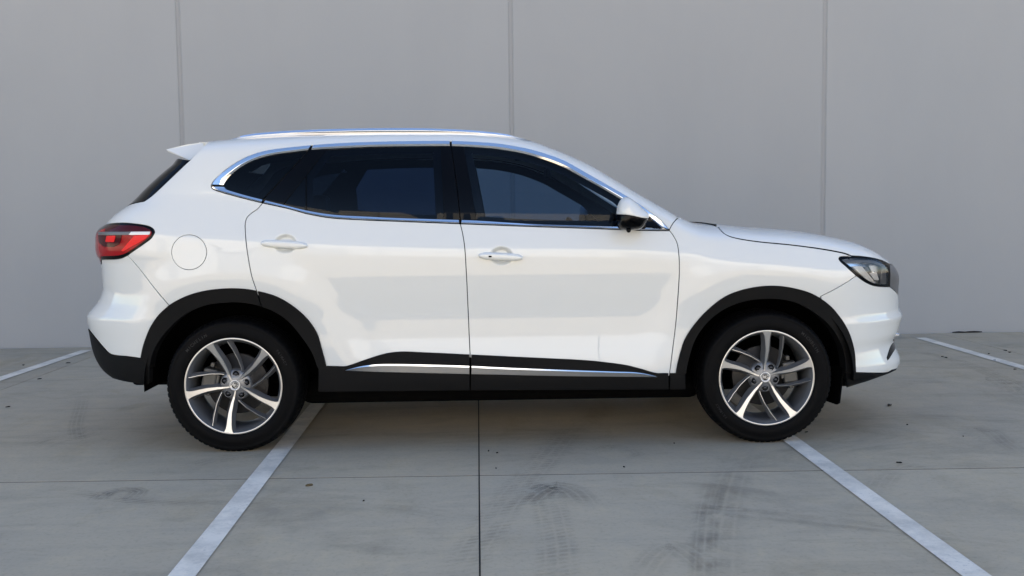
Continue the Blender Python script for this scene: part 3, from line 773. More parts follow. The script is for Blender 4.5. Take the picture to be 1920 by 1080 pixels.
# front bumper, grille, lower lip
lr = on_body(1669, 538); lt_ = on_body(1668, 495.5)
fb = ring(S(BUMP_F[::-1]), S(LAMP_B[3:]), XZ([lr, (2.36, .715), (2.46, .60), (2.54, .50), (CENF, .50)]), XZ([(CENF, .50), (CENF, .315)]), XZ([(CENF, .315), (2.40, .315), on_body(1672, 694)]), S([(1672, 694), (1664, 698.3), (1650, 699.5), (1603, 698.5)]), cutline(A_FU, 1596, 1541))
panel('front_bumper', fb, M['paint'], car, merge=True, far=False, h=.02)
panel('front_grille', ring(XZ([lr, (2.36, .715), (2.46, .60), (2.54, .50), (CENF, .50)]), XZ([(CENF, .50), (CENF, .905)]), XZ([(CENF, .905), (2.45, .892), lt_]), L([(1668, 496), (1669, 537)])), M['lampdark'], car, off=-.001, merge=True, far=False, h=.025)
for k, zz in enumerate((.56, .61, .66, .71, .76, .81, .85)):
    x0 = float(np.interp(zz, [.5, .6, .715, .90], [2.60, 2.54, 2.50, 2.50])); A = XZ([(x0, zz - .006), (CENF - .004, zz - .006)], .03); B = XZ([(x0, zz + .006), (CENF - .004, zz + .006)], .03)
    strip('grille_bar', A, B, M['chrome'], car, [(0, -.014), (.3, -.004), (.7, -.004), (1, -.014)])
fl = ring(S([(1603, 698.5), (1650, 699.5), (1664, 698.3), (1672, 694.5)]), XZ([on_body(1672, 694.5), (2.40, .315), (CENF, .315)]), XZ([(CENF, .315), (CENF, .302)]), XZ([(CENF, .302), (2.38, .302), on_body(1664, 700.5), on_body(1640, 712)]), S([(1640, 712), (1620, 718.5), (1600, 723.5), (1585, 727)]), L([(1585, 727), (1585, 699), (1603, 698.5)]))
panel('bumper_cladding', fl, M['cladding'], car, off=.004, merge=True, far=False, h=.022, thick=.03)
panel('fog_recess', ring(L([(1683.5, 628.5), (1677.5, 655), (1664.5, 676), (1662, 672.5), (1669, 650), (1683.5, 628.5)])), M['gloss'], car, off=.003, gap=0, h=.012, thick=.004)
# cladding round the arches and along the sills
def arch_clad(outer, inner, name='arch_cladding'):
    panel(name, ring(outer, inner), M['cladding'], car, off=.010, gap=.0008, h=.02, thick=.05)
arch_clad(np.vstack([S(ARCH_R[:1] + ARCH_R[1:6]), cutline(ARCH_R, 318, 481)]), np.vstack([L([(481, 545), (490, 574)]), cutline(ARCH_RI, 489, 283), L([(282, 690), (270, 673)])]))
arch_clad(cutline(ARCH_R, 482.5, 611.5), np.vstack([L([(612, 686.5), (597, 690)]), cutline(ARCH_RI, 594.5, 491)]))
arch_clad(S(ARCH_F), np.vstack([L([(1603, 698), (1586, 699)]), cutline(ARCH_FI, 1584.8, 1285.2), L([(1284.5, 701), (1268, 700)])]))
bt = lambda x: float(np.interp(x, [597, 618, 880, 1281], [733.5, 733.4, 730.5, 728.8]))
for xa, xb in ((598, 880.6), (883, 1253), (1255.4, 1284)):
    up = cutline(SILL, max(xa, 613), min(xb, 1267))
    if xa < 613: up = np.vstack([L([(598, 690), (612, 686.6)]), up])
    if xb > 1267: up = np.vstack([up, L([(1267.5, 700), (1284, 702)])])
    dn = L([(xb, bt(xb)), (xa, bt(xa))])
    panel('sill_cladding', ring(up, dn), M['cladding'], car, off=.010, gap=.0008, h=.022, thick=.06)
TR_T = [(648.6, 693.3), (662, 689.5), (676, 686.2), (706, 682.5), (745, 682), (880, 685.3), (934, 688), (1061, 692.8), (1150, 695.7), (1192, 697.2), (1215, 700.7), (1231, 705.2)]
TR_B = [(648.6, 694.2), (680, 695.6), (714, 697), (884, 701), (1061, 704.5), (1150, 705.4), (1231, 706)]
for xa, xb, par in ((648.6, 880.2, rd), (884, 1231, fd)):
    strip('sill_trim', cutline(TR_T, xa, xb), cutline(TR_B, xa, xb), M['satin'], par, [(0, .010), (.01, .0215), (.20, .0230), (.24, .0195), (.96, .0165), (1, .010)], n=80, mats=[M['satin'], M['chrome']], rowmat=[1, 1, 0, 0, 0])

# black strips behind the panel gaps, standing in for the shade in them
def gap_shade(px, par=None, wd=.014, depth=-.007):
    A = S(px); T = np.gradient(A, axis=0); T /= np.linalg.norm(T, axis=1)[:, None]; Q = np.stack([-T[:, 1], T[:, 0]], 1) * wd / 2
    strip('seal', A - Q, A + Q, M['liner'], par or car, [(0, depth), (1, depth)])
for ln_ in (CUT_B, CUT_R, CUT_F, BUMP_F, BUMP_R, CUT_A, DLO_T[1:], DLO_B[1:], LAMP_T[:7], LAMP_B[:7], TAIL_T[2:], TAIL_B[:6]): gap_shade(ln_)
gap_shade(HOODL[1:], None, .03, -.012)
gap_shade([(354.5 + 32.5*math.cos(t), 473 + 32.5*math.sin(t)) for t in np.linspace(0, 2*np.pi, 33)])

# window surrounds
rows_t = [(.10, -.006), (.12, .0085), (.68, .0075), (.74, .0070), (.97, -.001), (1, -.005)]
def split_strip(nm, TO, TI, ranges, rows, par):
    for (a0, a1), (b0, b1), p in ranges: strip(nm, cutline(TO, a0, a1), cutline(TI, b0, b1), M['chrome'], p, rows)
strip('window_trim', np.vstack([cutline(DLO_T, 585.5, 395.6)]), cutline(IN_T, 579.5, 418.6), M['chrome'], car, rows_t, n=60)
strip('window_trim', cutline(DLO_T, 588.5, 843.8), cutline(IN_T, 583, 843.8), M['chrome'], rd, rows_t, n=50)
strip('window_trim', cutline(DLO_T, 846.5, 1255), cutline(IN_T, 846.5, 1240), M['chrome'], fd, rows_t, n=80)
rows_b = [(.06, -.006), (.08, .0035), (.22, .005), (.27, .0005), (.32, .0055), (.92, -.0005), (1, -.005)]
strip('window_trim', cutline(DLO_B, 395.6, 491), cutline(IN_B, 418.6, 493), M['chrome'], car, rows_b, n=40)
strip('window_trim', cutline(DLO_B, 494, 861.8), cutline(IN_B, 496, 861.8), M['chrome'], rd, rows_b, n=60)
strip('window_trim', cutline(DLO_B, 864.4, 1255), cutline(IN_B, 864.4, 1240), M['chrome'], fd, rows_b, n=60)
# glass and black pillar covers (edges tucked behind the trims)
def up2(p): return [(x, y - 2.5) for x, y in p]
def dn2(p): return [(x, y + 2) for x, y in p]
IT, IB = up2(IN_T), dn2(IN_B)
lx = lambda x0, y0, x1, y1: L([(x0, y0), (x1, y1)])
def pane(name, loop, m, par, off=-.006, gap=.0004, h=.03, thick=0): return panel(name, loop, m, par, off=off, gap=gap, h=h, thick=thick)
pane('quarter_glass', ring(cutline(IT, 419, 578), L([(580, 278.5), (489.5, 375.5)]), cutline(IB, 489, 420)), M['glass_black'], car)
pane('pillar_cover', ring(cutline(IT, 583, 611), L([(613, 277), (572, 330), (529, 385)]), cutline(IB, 529, 493), L([(492.5, 376), (582, 279)])), M['gloss'], rd, off=-.003, thick=.01)
pane('door_glass', ring(L([(613, 277), (574, 329), (574, 396)]), cutline(IB, 575, 831), L([(832.5, 413), (826.5, 272)]), cutline(IT, 826, 614)), M['glass_dark'], rd)
pane('quarter_glass', ring(L([(572, 330), (530, 385.5)]), cutline(IB, 531, 571), L([(572, 396), (572, 330)])), M['glass_dark'], rd)
strip('glass_divider', L([(572, 328), (571.5, 396)]), L([(575.5, 328), (575.5, 397)]), M['gloss'], rd, [(0, -.006), (.2, .0), (.8, .0), (1, -.006)])
pane('pillar_cover', ring(cutline(IT, 827, 844), L([(845, 271.5), (857, 360), (862, 414)]), cutline(IB, 861, 833), L([(832.5, 413), (826.5, 272)])), M['gloss'], rd, off=-.003, thick=.01)
pane('pillar_cover', ring(cutline(IT, 847, 868), L([(869, 273), (894, 415)]), cutline(IB, 893, 865), L([(864.5, 414), (859, 360), (847, 271.5)])), M['gloss'], fd, off=-.003, thick=.01)
pane('door_glass', ring(cutline(IT, 869, 1158), L([(1160, 370), (1168, 400), (1150, 426.5)]), cutline(IB, 1149, 894), L([(893, 414.5), (868.5, 273)])), M['glass_front'], fd)
pane('mirror_sail', ring(cutline(IT, 1160, 1239), L([(1240, 428), (1150, 426.5), (1168, 400), (1160, 370)])), M['gloss'], fd, off=-.004, thick=.01)

# door handles
for (cx, cy, a, b, tilt), par in (((533, 458.5, 44, 7.6, .06), rd), ((938.7, 481.2, 41.5, 7.4, .05), fd)):
    pts = []
    for t in np.linspace(0, 2*np.pi, 40, endpoint=False):
        c, s = math.cos(t), math.sin(t)
        ux = a * np.sign(c) * abs(c)**.42; uy = b * np.sign(s) * abs(s)**.65 * (1 - .20 * abs(ux / a)**3)
        pts.append((cx + ux - tilt * uy, cy + uy + tilt * ux))
    ym = -float(width(*(lambda p: (xi_to_x(p[0], p[1]), p[1]))(on_body(cx, cy - 34)))) - .030
    lp = orient(np.array([on_plane(u, v, ym)[[0, 2]] for u, v in pts]))
    hn = inflate('door_handle', lp, M['paint'], par, ym, .016, .012, h=.005, pw=.5, rad=.014)
    for sx in (-.075, .075):
        hx = lp[:, 0].mean() + sx; hz = lp[:, 1].mean() - sx * tilt
        for sg, hp in ((-1, hn), (1, FAR_OF[hn.name])):
            bm = bmesh.new(); ya, yb = sorted((sg * abs(ym), sg * (abs(ym) - .055)))
            box_bm(bm, hx - .014, hx + .014, ya, yb, hz - .009, hz + .009, .003); bm_obj('handle_foot', bm, M['paint'], hp)
    if par is fd:
        k = on_plane(919, 481, ym - .0165); bm = bmesh.new(); box_bm(bm, k[0] - .008, k[0] + .008, k[1] - .002, k[1] + .004, k[2] - .004, k[2] + .004, .002); bm_obj('key_sensor', bm, M['gloss'], hn)

# door mirrors
my = -1.00
MO = [(1156, 402), (1156.5, 392), (1160, 380), (1166, 372), (1173, 369.5), (1181, 371), (1193, 380), (1205, 391), (1216.5, 402), (1215.5, 410), (1210, 420), (1203, 428.5), (1189, 432), (1174, 432.2), (1161, 429), (1156.5, 422), (1155.5, 412), (1156, 402)]
full = orient(px_plane(MO, my)[:-1])
div = [(1155.8, 401.5), (1170, 402.6), (1185, 405), (1200, 408.2), (1216, 409.5)]
cap = orient(np.vstack([px_plane(div, my), px_plane(MO[8:9] + [(1216.4, 405)], my)[::-1][:1], px_plane(MO[:9], my)[::-1]])[:-1])
low = orient(np.vstack([px_plane(div, my)[::-1], px_plane(MO[9:][::-1], my)[::-1][1:-1]])) if False else orient(np.vstack([px_plane(div[::-1], my), px_plane(MO[9:][::-1], my)[1:-1]]))
def dedupe(P, e=.0012):
    k = [0]
    for i in range(1, len(P)):
        if np.linalg.norm(P[i] - P[k[-1]]) > e: k.append(i)
    while np.linalg.norm(P[k[-1]] - P[k[0]]) < e: k.pop()
    return P[k]
mcap = inflate('door_mirror', dedupe(cap), M['paint'], fd, my, .085, .085, h=.007, ref=full, rad=.075)
lowp = dedupe(orient(np.vstack([px_plane(div, my), px_plane(MO[9:], my)[1:-1]])))
inflate('mirror_housing', lowp, M['gloss'], fd, my, .082, .085, h=.007, ref=full, rad=.075)
for sg, par in ((-1, fd), (1, FAR_OF[fd.name])):
    c = on_plane(1190, 425, -.93); bm = bmesh.new(); y0, y1 = sorted((sg * .86, sg * .98)); box_bm(bm, c[0] - .03, c[0] + .05, y0, y1, c[2] - .012, c[2] + .02, .008); bm_obj('mirror_arm', bm, M['gloss'], par)
    c = on_plane(1177, 430, my); bm = bmesh.new(); bmesh.ops.create_uvsphere(bm, u_segments=12, v_segments=8, radius=.012); bmesh.ops.translate(bm, vec=(c[0], sg * 1.03, c[2] - .004), verts=bm.verts); bm_obj('mirror_camera', bm, M['gloss'], par, True)

# roof rails and rear spoiler
RT = [(427, 263), (440, 257.5), (455, 253.2), (480, 249), (520, 245.5), (560, 243), (650, 240), (740, 239), (800, 239.5), (880, 243), (930, 248), (960, 253), (980, 258.5), (993, 263)]
RB = [(427, 264.5), (440, 263.5), (455, 262), (480, 260), (520, 257.5), (560, 255), (650, 252.5), (740, 251.5), (800, 251.5), (880, 254), (930, 257.5), (960, 260.5), (980, 263), (993, 264.5)]
for sg in (-1, 1):
    A = np.array([on_plane(u, v, -.615) for u, v in catmull(RT, 8)]); B = np.array([on_plane(u, v, -.615) for u, v in catmull(RB, 8)])
    n = 70; A = resample(A, n=n); B = resample(B, n=n); V = []; F = []
    sec = [(0, .034), (0, .010), (.10, .000), (.40, -.009), (.455, -.010), (.47, -.002), (.50, -.002), (.515, -.016), (.95, -.012), (1.02, -.008), (1.25, .0), (1.25, .034)]
    for i in range(n):
        for t, o in sec:
            p = A[i] + t * (B[i] - A[i]); V.append((p[0], sg * -1 * (p[1] + o), p[2]))
    k = len(sec)
    for i in range(n - 1):
        for q in range(k): F.append((i*k+q, i*k+(q+1) % k, (i+1)*k+(q+1) % k, (i+1)*k+q))
    F += [tuple(range(k)), tuple((n-1)*k + q for q in range(k))[::-1]]
    bm = bmesh.new(); vv = [bm.verts.new(v) for v in V]
    for f in F: bm.faces.new([vv[i] for i in f])
    bm_obj('roof_rail', bm, M['chrome'], car)
T = on_plane(318, 281.5, -.56); J = on_plane(389, 266.5, -.585); Ue = on_plane(357.5, 300.5, -.655); Um = on_plane(334, 291.5, -.58)
V = []; F = []; n = 28
for i in range(n + 1):
    s = -1 + 2 * i / n; a = abs(s); q = 1 - a**2.2; c = a**3
    y = s * .615
    tip = np.array([T[0] - .085 * q, y, T[2] + .016 * q])
    jx = np.array([J[0] + .025, y, float(top_z(J[0] + .025, abs(y))) - .003])
    un = np.array([Ue[0] - .05 * (1 - c) , y * (1 + .09 * c), Ue[2] + .0 * q])
    mid = .5 * (tip + jx) + np.array([0, 0, .007])
    V += [jx, mid, tip, tip + np.array([.010, 0, -.013]), un, jx + np.array([.0, 0, -.05])]
k = 6
for i in range(n):
    for q in range(k): F.append((i*k+q, i*k+(q+1) % k, (i+1)*k+(q+1) % k, (i+1)*k+q))
F += [tuple(range(k))[::-1], tuple(n*k+q for q in range(k))]
bm = bmesh.new(); vv = [bm.verts.new(tuple(v)) for v in V]
for f in F: bm.faces.new([vv[i] for i in f])
bm_obj('rear_spoiler', bm, M['paint'], car, False)

# tail lights
tl = ring(S(TAIL_T), S(TAIL_B[1:]), XZ([tl_b, (-2.30, .945), (-2.35, .995), (-2.35, 1.095), tuple(on_body(196, 421.5))]))
tlo = panel('tail_light', tl, M['gloss'], car, off=.002, gap=.0015, h=.014, thick=.03)
def patch(name, pts, m, par, off, tail=None, h=.012, thick=.004):
    segs = [L(pts, 3)] if tail is None else [L(pts, 3), XZ(tail, .01)]
    return panel(name, ring(*segs), m, par, off=off, gap=0, h=h, thick=thick)
e1 = on_body(184, 437); e2 = on_body(184, 479)
patch('red_lens', [(190, 431.5), (212, 424.5), (245, 424.5), (270, 427.5), (281, 431.5), (284.5, 435), (283, 441), (266, 455), (248, 467.5), (235, 475), (222, 478.5), (192, 480)], M['red'], tlo, .004, [on_body(190, 480), (-2.29, .965), (-2.335, 1.0), (-2.335, 1.08), on_body(190, 431.5)])
patch('smoked_lens', [(199, 428.5), (212, 423.5), (245, 423.5), (270, 426.5), (281, 431), (284, 434), (199, 434.5)], M['reddark'], tlo, .0065)
patch('reversing_lens', [(247, 435.2), (283, 435), (280.5, 440), (243, 440.2)], M['whitelens'], tlo, .0065)
patch('clear_strip', [(186, 436), (205, 435.3), (247, 435.2), (243, 440.2), (205, 440.3), (186, 440.5)], M['lampdark'], tlo, .0065)
patch('smoked_lens', [(186, 441), (230, 441), (226, 457), (214, 463), (196, 462), (188, 455)], M['reddark'], tlo, .0065)
patch('brake_lens', [(203, 442.5), (219, 442), (216, 453.5), (200.5, 453)], M['redbright'], tlo, .0095)
patch('turn_lens', [(253, 442), (279.5, 440.6), (274, 447), (232, 471.5), (229, 470)], M['redbright'], tlo, .0065)
# headlights
hlm = ring(S(LAMP_T), L([(1668, 495), (1669.5, 515), (1668.5, 538)]), S(LAMP_B[::-1]))
hd = panel('headlight', hlm, M['lampback'], car, off=-.032, gap=.004, h=.02, thick=0)
rim_in = [(1578, 487), (1597, 484.5), (1642, 489), (1662, 497), (1664, 515), (1663, 533), (1646, 532.5), (1632, 528), (1612, 515), (1592, 498)]
panel('headlight_rim', hlm, M['gloss'], car, off=.0015, gap=.0015, h=.008, thick=.05, holes=[orient(inset(ring(S(rim_in + rim_in[:1])), 0))])
panel('headlight_cover', ring(S(rim_in + rim_in[:1])), M['glass_clear'], hd, off=.001, gap=-.0005, h=.014, thick=0)
def lamp_bit(pts, m, off, nm, thick=.012): return patch(nm, pts, m, hd, off, None, .01, thick)
lamp_bit([(1580, 486.5), (1640, 488.5), (1662, 497), (1662, 500), (1640, 493), (1584, 491)], M['lampdark'], -.006, 'lamp_bezel')
lamp_bit([(1584, 491.5), (1622, 493), (1640, 495), (1642, 505), (1612, 500), (1590, 497)], M['reflector'], -.02, 'lamp_reflector')
lamp_bit([(1600, 499), (1619, 499), (1642, 528), (1632, 528)], M['whitelens'], -.010, 'turn_reflector', .006)
lamp_bit([(1632, 498), (1643, 497.5), (1645, 508), (1637, 509)], M['whitelens'], -.008, 'lamp_reflector', .006)  # this and the next: white colour in place of bright reflections
lamp_bit([(1634, 512), (1648, 511), (1652, 526), (1644, 526)], M['whitelens'], -.012, 'lamp_reflector', .006)
lamp_bit([(1624, 497), (1644, 495), (1646, 508), (1630, 509)], M['reflector'], -.02, 'lamp_reflector')
lamp_bit([(1632, 511), (1655, 511), (1657, 528), (1645, 529)], M['reflector'], -.03, 'lamp_reflector')
lamp_bit([(1624, 500), (1630, 500), (1634, 508), (1628, 508)], M['lampdark'], -.012, 'lamp_bezel')
lamp_bit([(1655, 499), (1663, 500), (1663, 533), (1652, 532)], M['lampdark'], -.004, 'lamp_bezel')
lamp_bit([(1587, 496), (1600, 498), (1626, 526), (1616, 518)], M['satin'], -.02, 'lamp_bezel')
for k in range(4):
    p = on_plane(1640 + 4 * k, 505 + 6 * k, -.66 + .01 * k)
    for sg in (-1, 1):
        bm = bmesh.new(); bmesh.ops.create_uvsphere(bm, u_segments=16, v_segments=10, radius=.016); q = on_body(1640 + 4*k, 505 + 6*k); b3 = side_point(np.array(q[0]), np.array(q[1])) - .03 * side_normal(np.array(q[0]), np.array(q[1]))
        bmesh.ops.translate(bm, vec=(b3[0], sg * -b3[1], b3[2]), verts=bm.verts); bm_obj('projector_lens', bm, M['reflector'], hd if sg < 0 else FAR_OF[hd.name], True)
# chrome corner of the lower intake
c = on_plane(1679, 626, -.5); 
for sg in (-1, 1):
    bm = bmesh.new(); box_bm(bm, c[0] - .012, c[0] + .010, *sorted((sg * .47, sg * .53)), c[2] - .012, c[2] + .006, .004); bm_obj('intake_trim', bm, M['chrome'], car)

# ---------------------------------------------------------------- wheels
SH = {}
def share(key, fn):
    if key not in SH: SH[key] = fn()
    return SH[key]
def mesh_of(V, F, mats, fm=None, smooth=True):
    me = bpy.data.meshes.new('piece'); me.from_pydata([tuple(map(float, v)) for v in V], [], [tuple(f) for f in F])
    for x in mats: me.materials.append(x)
    if fm is not None: me.polygons.foreach_set('material_index', np.array(fm, dtype=np.int32))
    me.polygons.foreach_set('use_smooth', [smooth] * len(me.polygons)); me.update(); return me
Y0 = -.893                                          # plane of the rim lip, wheel axis at y = 0 plane of the car
def tyre_mesh():
    prof = [(.232, .012), (.240, .006), (.246, -.002), (.252, -.009), (.268, -.014), (.285, -.0155), (.288, -.0140), (.300, -.0130), (.306, -.0105), (.309, -.0125), (.318, -.0070), (.3245, .0015), (.3305, .013), (.3350, .029),
            (.3368, .045), (.3372, .060), (.330, .061), (.330, .069), (.3376, .070), (.3380, .100), (.330, .101), (.330, .111), (.3380, .112), (.3376, .142), (.330, .143), (.330, .151), (.3372, .152), (.3350, .185), (.3305, .200), (.318, .218), (.285, .226), (.25, .215), (.232, .20)]
    n = 288; V = []; F = []
    for i in range(n):
        a = 2 * math.pi * i / n
        for q, (r, y) in enumerate(prof):
            if q in (11, 12, 13, 14) and i % 4 == 0: r -= .0045
            if q in (27, 28) and i % 4 == 0: r -= .004
            if 18 <= q <= 24 and prof[q][0] > .335 and i % 6 == 0: r -= .003
            if r > .26: r += .009 * min(1, (r - .26) / .06)
            x, z = r * math.cos(a), r * math.sin(a)
            if z < -.3378: y += (-.006 if y < .1 else .006) * min(1, (-.3378 - z) / .006); z = -.3378
            V.append((x, y, z))
    k = len(prof)
    for i in range(n):
        j = (i + 1) % n
        for q in range(k - 1): F.append((i*k+q, i*k+q+1, j*k+q+1, j*k+q))
    return mesh_of(V, F, [M['rubber']])
def rim_mesh():
    prof = [(.2315, .006), (.2360, -.001), (.2425, -.004), (.2470, -.002), (.2480, .004), (.2440, .010), (.236, .012)]
    V, F = lathe([(.236, .011), (.2395, .002), (.2470, -.0035), (.2478, -.0045), (.2470, -.0052), (.2400, -.0050), (.2385, -.0040), (.2365, .002), (.2300, .012), (.2210, .040), (.2150, .085), (.2110, .150), (.2180, .19), (.2330, .20)], 128)
    k = 14; fm = [(1 if (q <= 5) else 0) for i in range(128) for q in range(k - 1)]
    return mesh_of(V, F, [M['rimpaint'], M['alloy']], fm)
def spoke_mesh():
    # a broad machined spoke that sweeps as it leaves the hub; its flanks are painted grey
    rs = np.linspace(.030, .2400, 22); V = []; F = []; fm = []
    for r in rs:
        t = (r - .030) / .21
        ang = np.interp(r, [.03, .055, .09, .14, .20, .24], [7, 1.5, -2.2, -2.8, -1.0, 0])
        wd = np.interp(r, [.03, .06, .10, .15, .20, .225, .240], [.006, .0085, .0125, .0175, .0235, .031, .048])
        yy = np.interp(r, [.03, .06, .10, .16, .22, .24], [.030, .029, .022, .010, -.001, -.0046])
        a = R_(ang); er = np.array([math.cos(a), 0, math.sin(a)]); et = np.array([-math.sin(a), 0, math.cos(a)]); c = er * r
        tilt = .10 * (1 - t) * wd
        base = wd + np.interp(r, [.03, .10, .24], [.016, .034, .026])
        dep = np.interp(r, [.03, .12, .24], [.022, .036, .026])
        for o, dy in ((-base/2, dep), (-wd/2 - .0015, .0022), (-wd/2, 0), (wd/2, -tilt), (wd/2 + .0015, .0022), (base/2, dep)):
            V.append(c + et * o + np.array([0, yy + dy, 0]))
    k = 6
    for i in range(len(rs) - 1):
        for q in range(k - 1): F.append((i*k+q, (i+1)*k+q, (i+1)*k+q+1, i*k+q+1)); fm.append(1 if q in (1, 2, 3) else 0)
    return mesh_of(V, [f[::-1] for f in F], [M['rimpaint'], M['alloy']], fm, False)
def fin_mesh():
    rs = np.linspace(.078, .2320, 18); V = []; F = []; fm = []
    for r in rs:
        ang = np.interp(r, [.078, .11, .16, .21, .232], [-33, -21, -9.5, -2.2, 0])
        yy = np.interp(r, [.078, .12, .18, .232], [.036, .026, .015, .004])
        a = R_(ang); er = np.array([math.cos(a), 0, math.sin(a)]); et = np.array([-math.sin(a), 0, math.cos(a)]); c = er * r
        b1 = np.interp(r, [.078, .15, .232], [.010, .013, .020]); dep = np.interp(r, [.078, .15, .232], [.012, .026, .030])
        for o, dy in ((-b1, dep), (-.0011, .0005), (.0011, 0), (b1 * .7, dep)): V.append(c + et * o + np.array([0, yy + dy, 0]))
    k = 4
    for i in range(len(rs) - 1):
        for q in range(k - 1): F.append((i*k+q, (i+1)*k+q, (i+1)*k+q+1, i*k+q+1)); fm.append(1 if q == 1 else 0)
    return mesh_of(V, [f[::-1] for f in F], [M['rimpaint'], M['alloy']], fm, False)
def hub_mesh():
    V, F = lathe([(.0, .030), (.033, .030), (.042, .0335), (.060, .0385), (.074, .043), (.082, .052), (.086, .11)], 80)
    return mesh_of(V, F, [M['rimpaint']])
def cap_mesh():
    V, F = lathe([(.0, .0225), (.020, .0225), (.0205, .0215), (.0262, .0215), (.0272, .0222), (.0278, .0245), (.0278, .034)], 64)
    return mesh_of(V, F, [M['badge']])
def nut_mesh():
    V, F = lathe([(.0, .026), (.005, .0265), (.0085, .0290), (.0100, .034), (.0100, .065)], 18)
    return mesh_of(V, F, [M['nut']])
def well_mesh():
    V, F = lathe([(.0, .0365), (.0150, .0365), (.0155, .0345), (.0168, .0325), (.0180, .0335), (.0192, .060)], 28)
    fm = [(0 if q < 2 else 1) for i in range(28) for q in range(5)]
    return mesh_of(V, F, [M['liner'], M['rimpaint']], fm)
def disc_mesh():
    V, F = lathe([(.050, .068), (.088, .066), (.092, .085), (.155, .085), (.157, .088), (.157, .105), (.09, .105)], 96)
    return mesh_of(V, F, [M['disc']])
def text_mesh(txt, size, ext):
    cu = bpy.data.curves.new('t', 'FONT'); cu.body = txt; cu.size = size; cu.extrude = ext; cu.align_x = 'CENTER'; cu.align_y = 'CENTER'; cu.space_character = .9; cu.offset = size * .02
    ob = bpy.data.objects.new('t', cu); COL.objects.link(ob); dg = bpy.context.evaluated_depsgraph_get(); me = bpy.data.meshes.new_from_object(ob.evaluated_get(dg))
    bpy.data.objects.remove(ob); return me
def badge_mesh():
    """octagon plate carrying the two raised letters"""
    V, F = [], []
    n = 8
    for rr, y in ((.0182, .0222), (.0182, .0212), (.0168, .0212)):
        for i in range(n): a = 2*math.pi*(i+.5)/n; V.append((rr*math.cos(a), y, rr*math.sin(a)))
    for i in range(n):
        j = (i+1) % n; F += [(i, j, n+j, n+i), (n+i, n+j, 2*n+j, 2*n+i)]
    F.append(tuple(2*n+i for i in range(n)))
    b = len(V); mi = [0]*len(F); mi[-1] = 1
    me = text_mesh('MG', .0215, .0006); co = np.array([v.co[:] for v in me.vertices])
    for x, y, z in co: V.append((x * .92, .0206 - z, y * 1.15))
    for p in me.polygons: F.append(tuple(b + i for i in p.vertices)); mi.append(0)
    return mesh_of(V, F, [M['badge'], M['badge_dark']], mi, False)
def ring_text_mesh(txt, size, rad, a_mid):
    V, F = [], []; pitch = size * .80 / rad
    for i, chh in enumerate(txt):
        if chh == ' ': continue
        me = text_mesh(chh, size, .0004); a = a_mid - (i - (len(txt) - 1) / 2) * pitch; b = len(V)
        er = np.array([math.cos(a), 0, math.sin(a)]); et = np.array([math.sin(a), 0, -math.cos(a)])
        for v in me.vertices:
            V.append(er * (rad + v.co.y) + et * v.co.x + np.array([0, -.0160 - v.co.z + .05 * max(0, rad + v.co.y - .287), 0]))
        for p in me.polygons: F.append(tuple(b + k for k in p.vertices))
    return mesh_of(V, F, [M['rubber_text']], None, False)
def make_wheel(x, side, spoke0, badge_rot, cal_ang, front):
    root = bpy.data.objects.new('wheel', share('rim', rim_mesh)); link(root, car)
    root.location = (x, side * -Y0 * -1 if False else (Y0 if side < 0 else -Y0), HUBZ)
    if side > 0: root.rotation_euler = (0, 0, math.pi)
    def add(name, me, rot=0.0, loc=(0, 0, 0)):
        o = bpy.data.objects.new(name, me); link(o, root); o.rotation_euler = (0, -rot, 0); o.location = loc; return o
    add('tyre', share('tyre', tyre_mesh)); add('hub', share('hub', hub_mesh)); add('hub_cap', share('cap', cap_mesh))
    add('badge', share('badge', badge_mesh), R_(badge_rot))
    for k in range(5):
        a = R_(spoke0 + 72 * k); add('spoke', share('spoke', spoke_mesh), a); add('spoke_fin', share('fin', fin_mesh), a - R_(22))
        b = R_(spoke0 + 38.5 + 72 * k); p = (.0575 * math.cos(b), 0, .0575 * math.sin(b))
        add('nut_well', share('well', well_mesh), 0, p); add('lug_nut', share('nut', nut_mesh), 0, p)
    add('brake_disc', share('disc', disc_mesh))
    bm = bmesh.new()
    c0 = .135
    box_bm(bm, c0 - .032, c0 + .040, .045, .125, -.055, .055, .010); box_bm(bm, c0 - .045, c0 - .02, .052, .075, -.030, .030, .005)
    for zz in (-.075, .075): box_bm(bm, c0 - .008, c0 + .012, .055, .09, zz - .012, zz + .012, .004)
    cl = bm_obj('brake_caliper', bm, M['caliper'], root); cl.rotation_euler = (0, -R_(cal_ang), 0)
    va = R_(spoke0 + 150); add('valve', share('valve', lambda: mesh_of(*lathe([(0, -.004), (.0045, -.004), (.0045, .02)], 12), [M['rubber']])), 0, (.205 * math.cos(va), .035, .205 * math.sin(va)))
    if side < 0:
        add('tyre_lettering', ring_text_mesh('MICHELIN', .021, .290, R_(128 if not front else 40)))
        add('tyre_lettering', ring_text_mesh('PRIMACY', .017, .290, R_(30 if not front else 215)))
    return root
make_wheel(AXR, -1, 46.5, -38, 168, False); make_wheel(AXF, -1, 18, -6, 8, True)
make_wheel(AXR, 1, 10, 0, 12, False); make_wheel(AXF, 1, 33, 0, 170, True)
# axle stubs keep the wheels on the body; liners darken the arches
for ax in (AXR, AXF):
    bm = bmesh.new(); box_bm(bm, ax - .04, ax + .04, -.80, .80, HUBZ - .03, HUBZ + .03, .01); bm_obj('axle', bm, M['under'], car)
    for sg in (-1, 1):
        V = []; F = []; n = 40
        for i in range(n + 1):
            a = R_(-3 + 186 * i / n)
            for r, y in ((.452, .890), (.455, .56), (.10, .555)): V.append((ax + r * math.cos(a), sg * y, HUBZ + .0 + r * math.sin(a)))
        for i in range(n):
            for q in range(2): F.append((3*i+q, 3*i+q+1, 3*i+4+q, 3*i+3+q))
        mk('arch_liner', V, F, M['liner'], car, True)
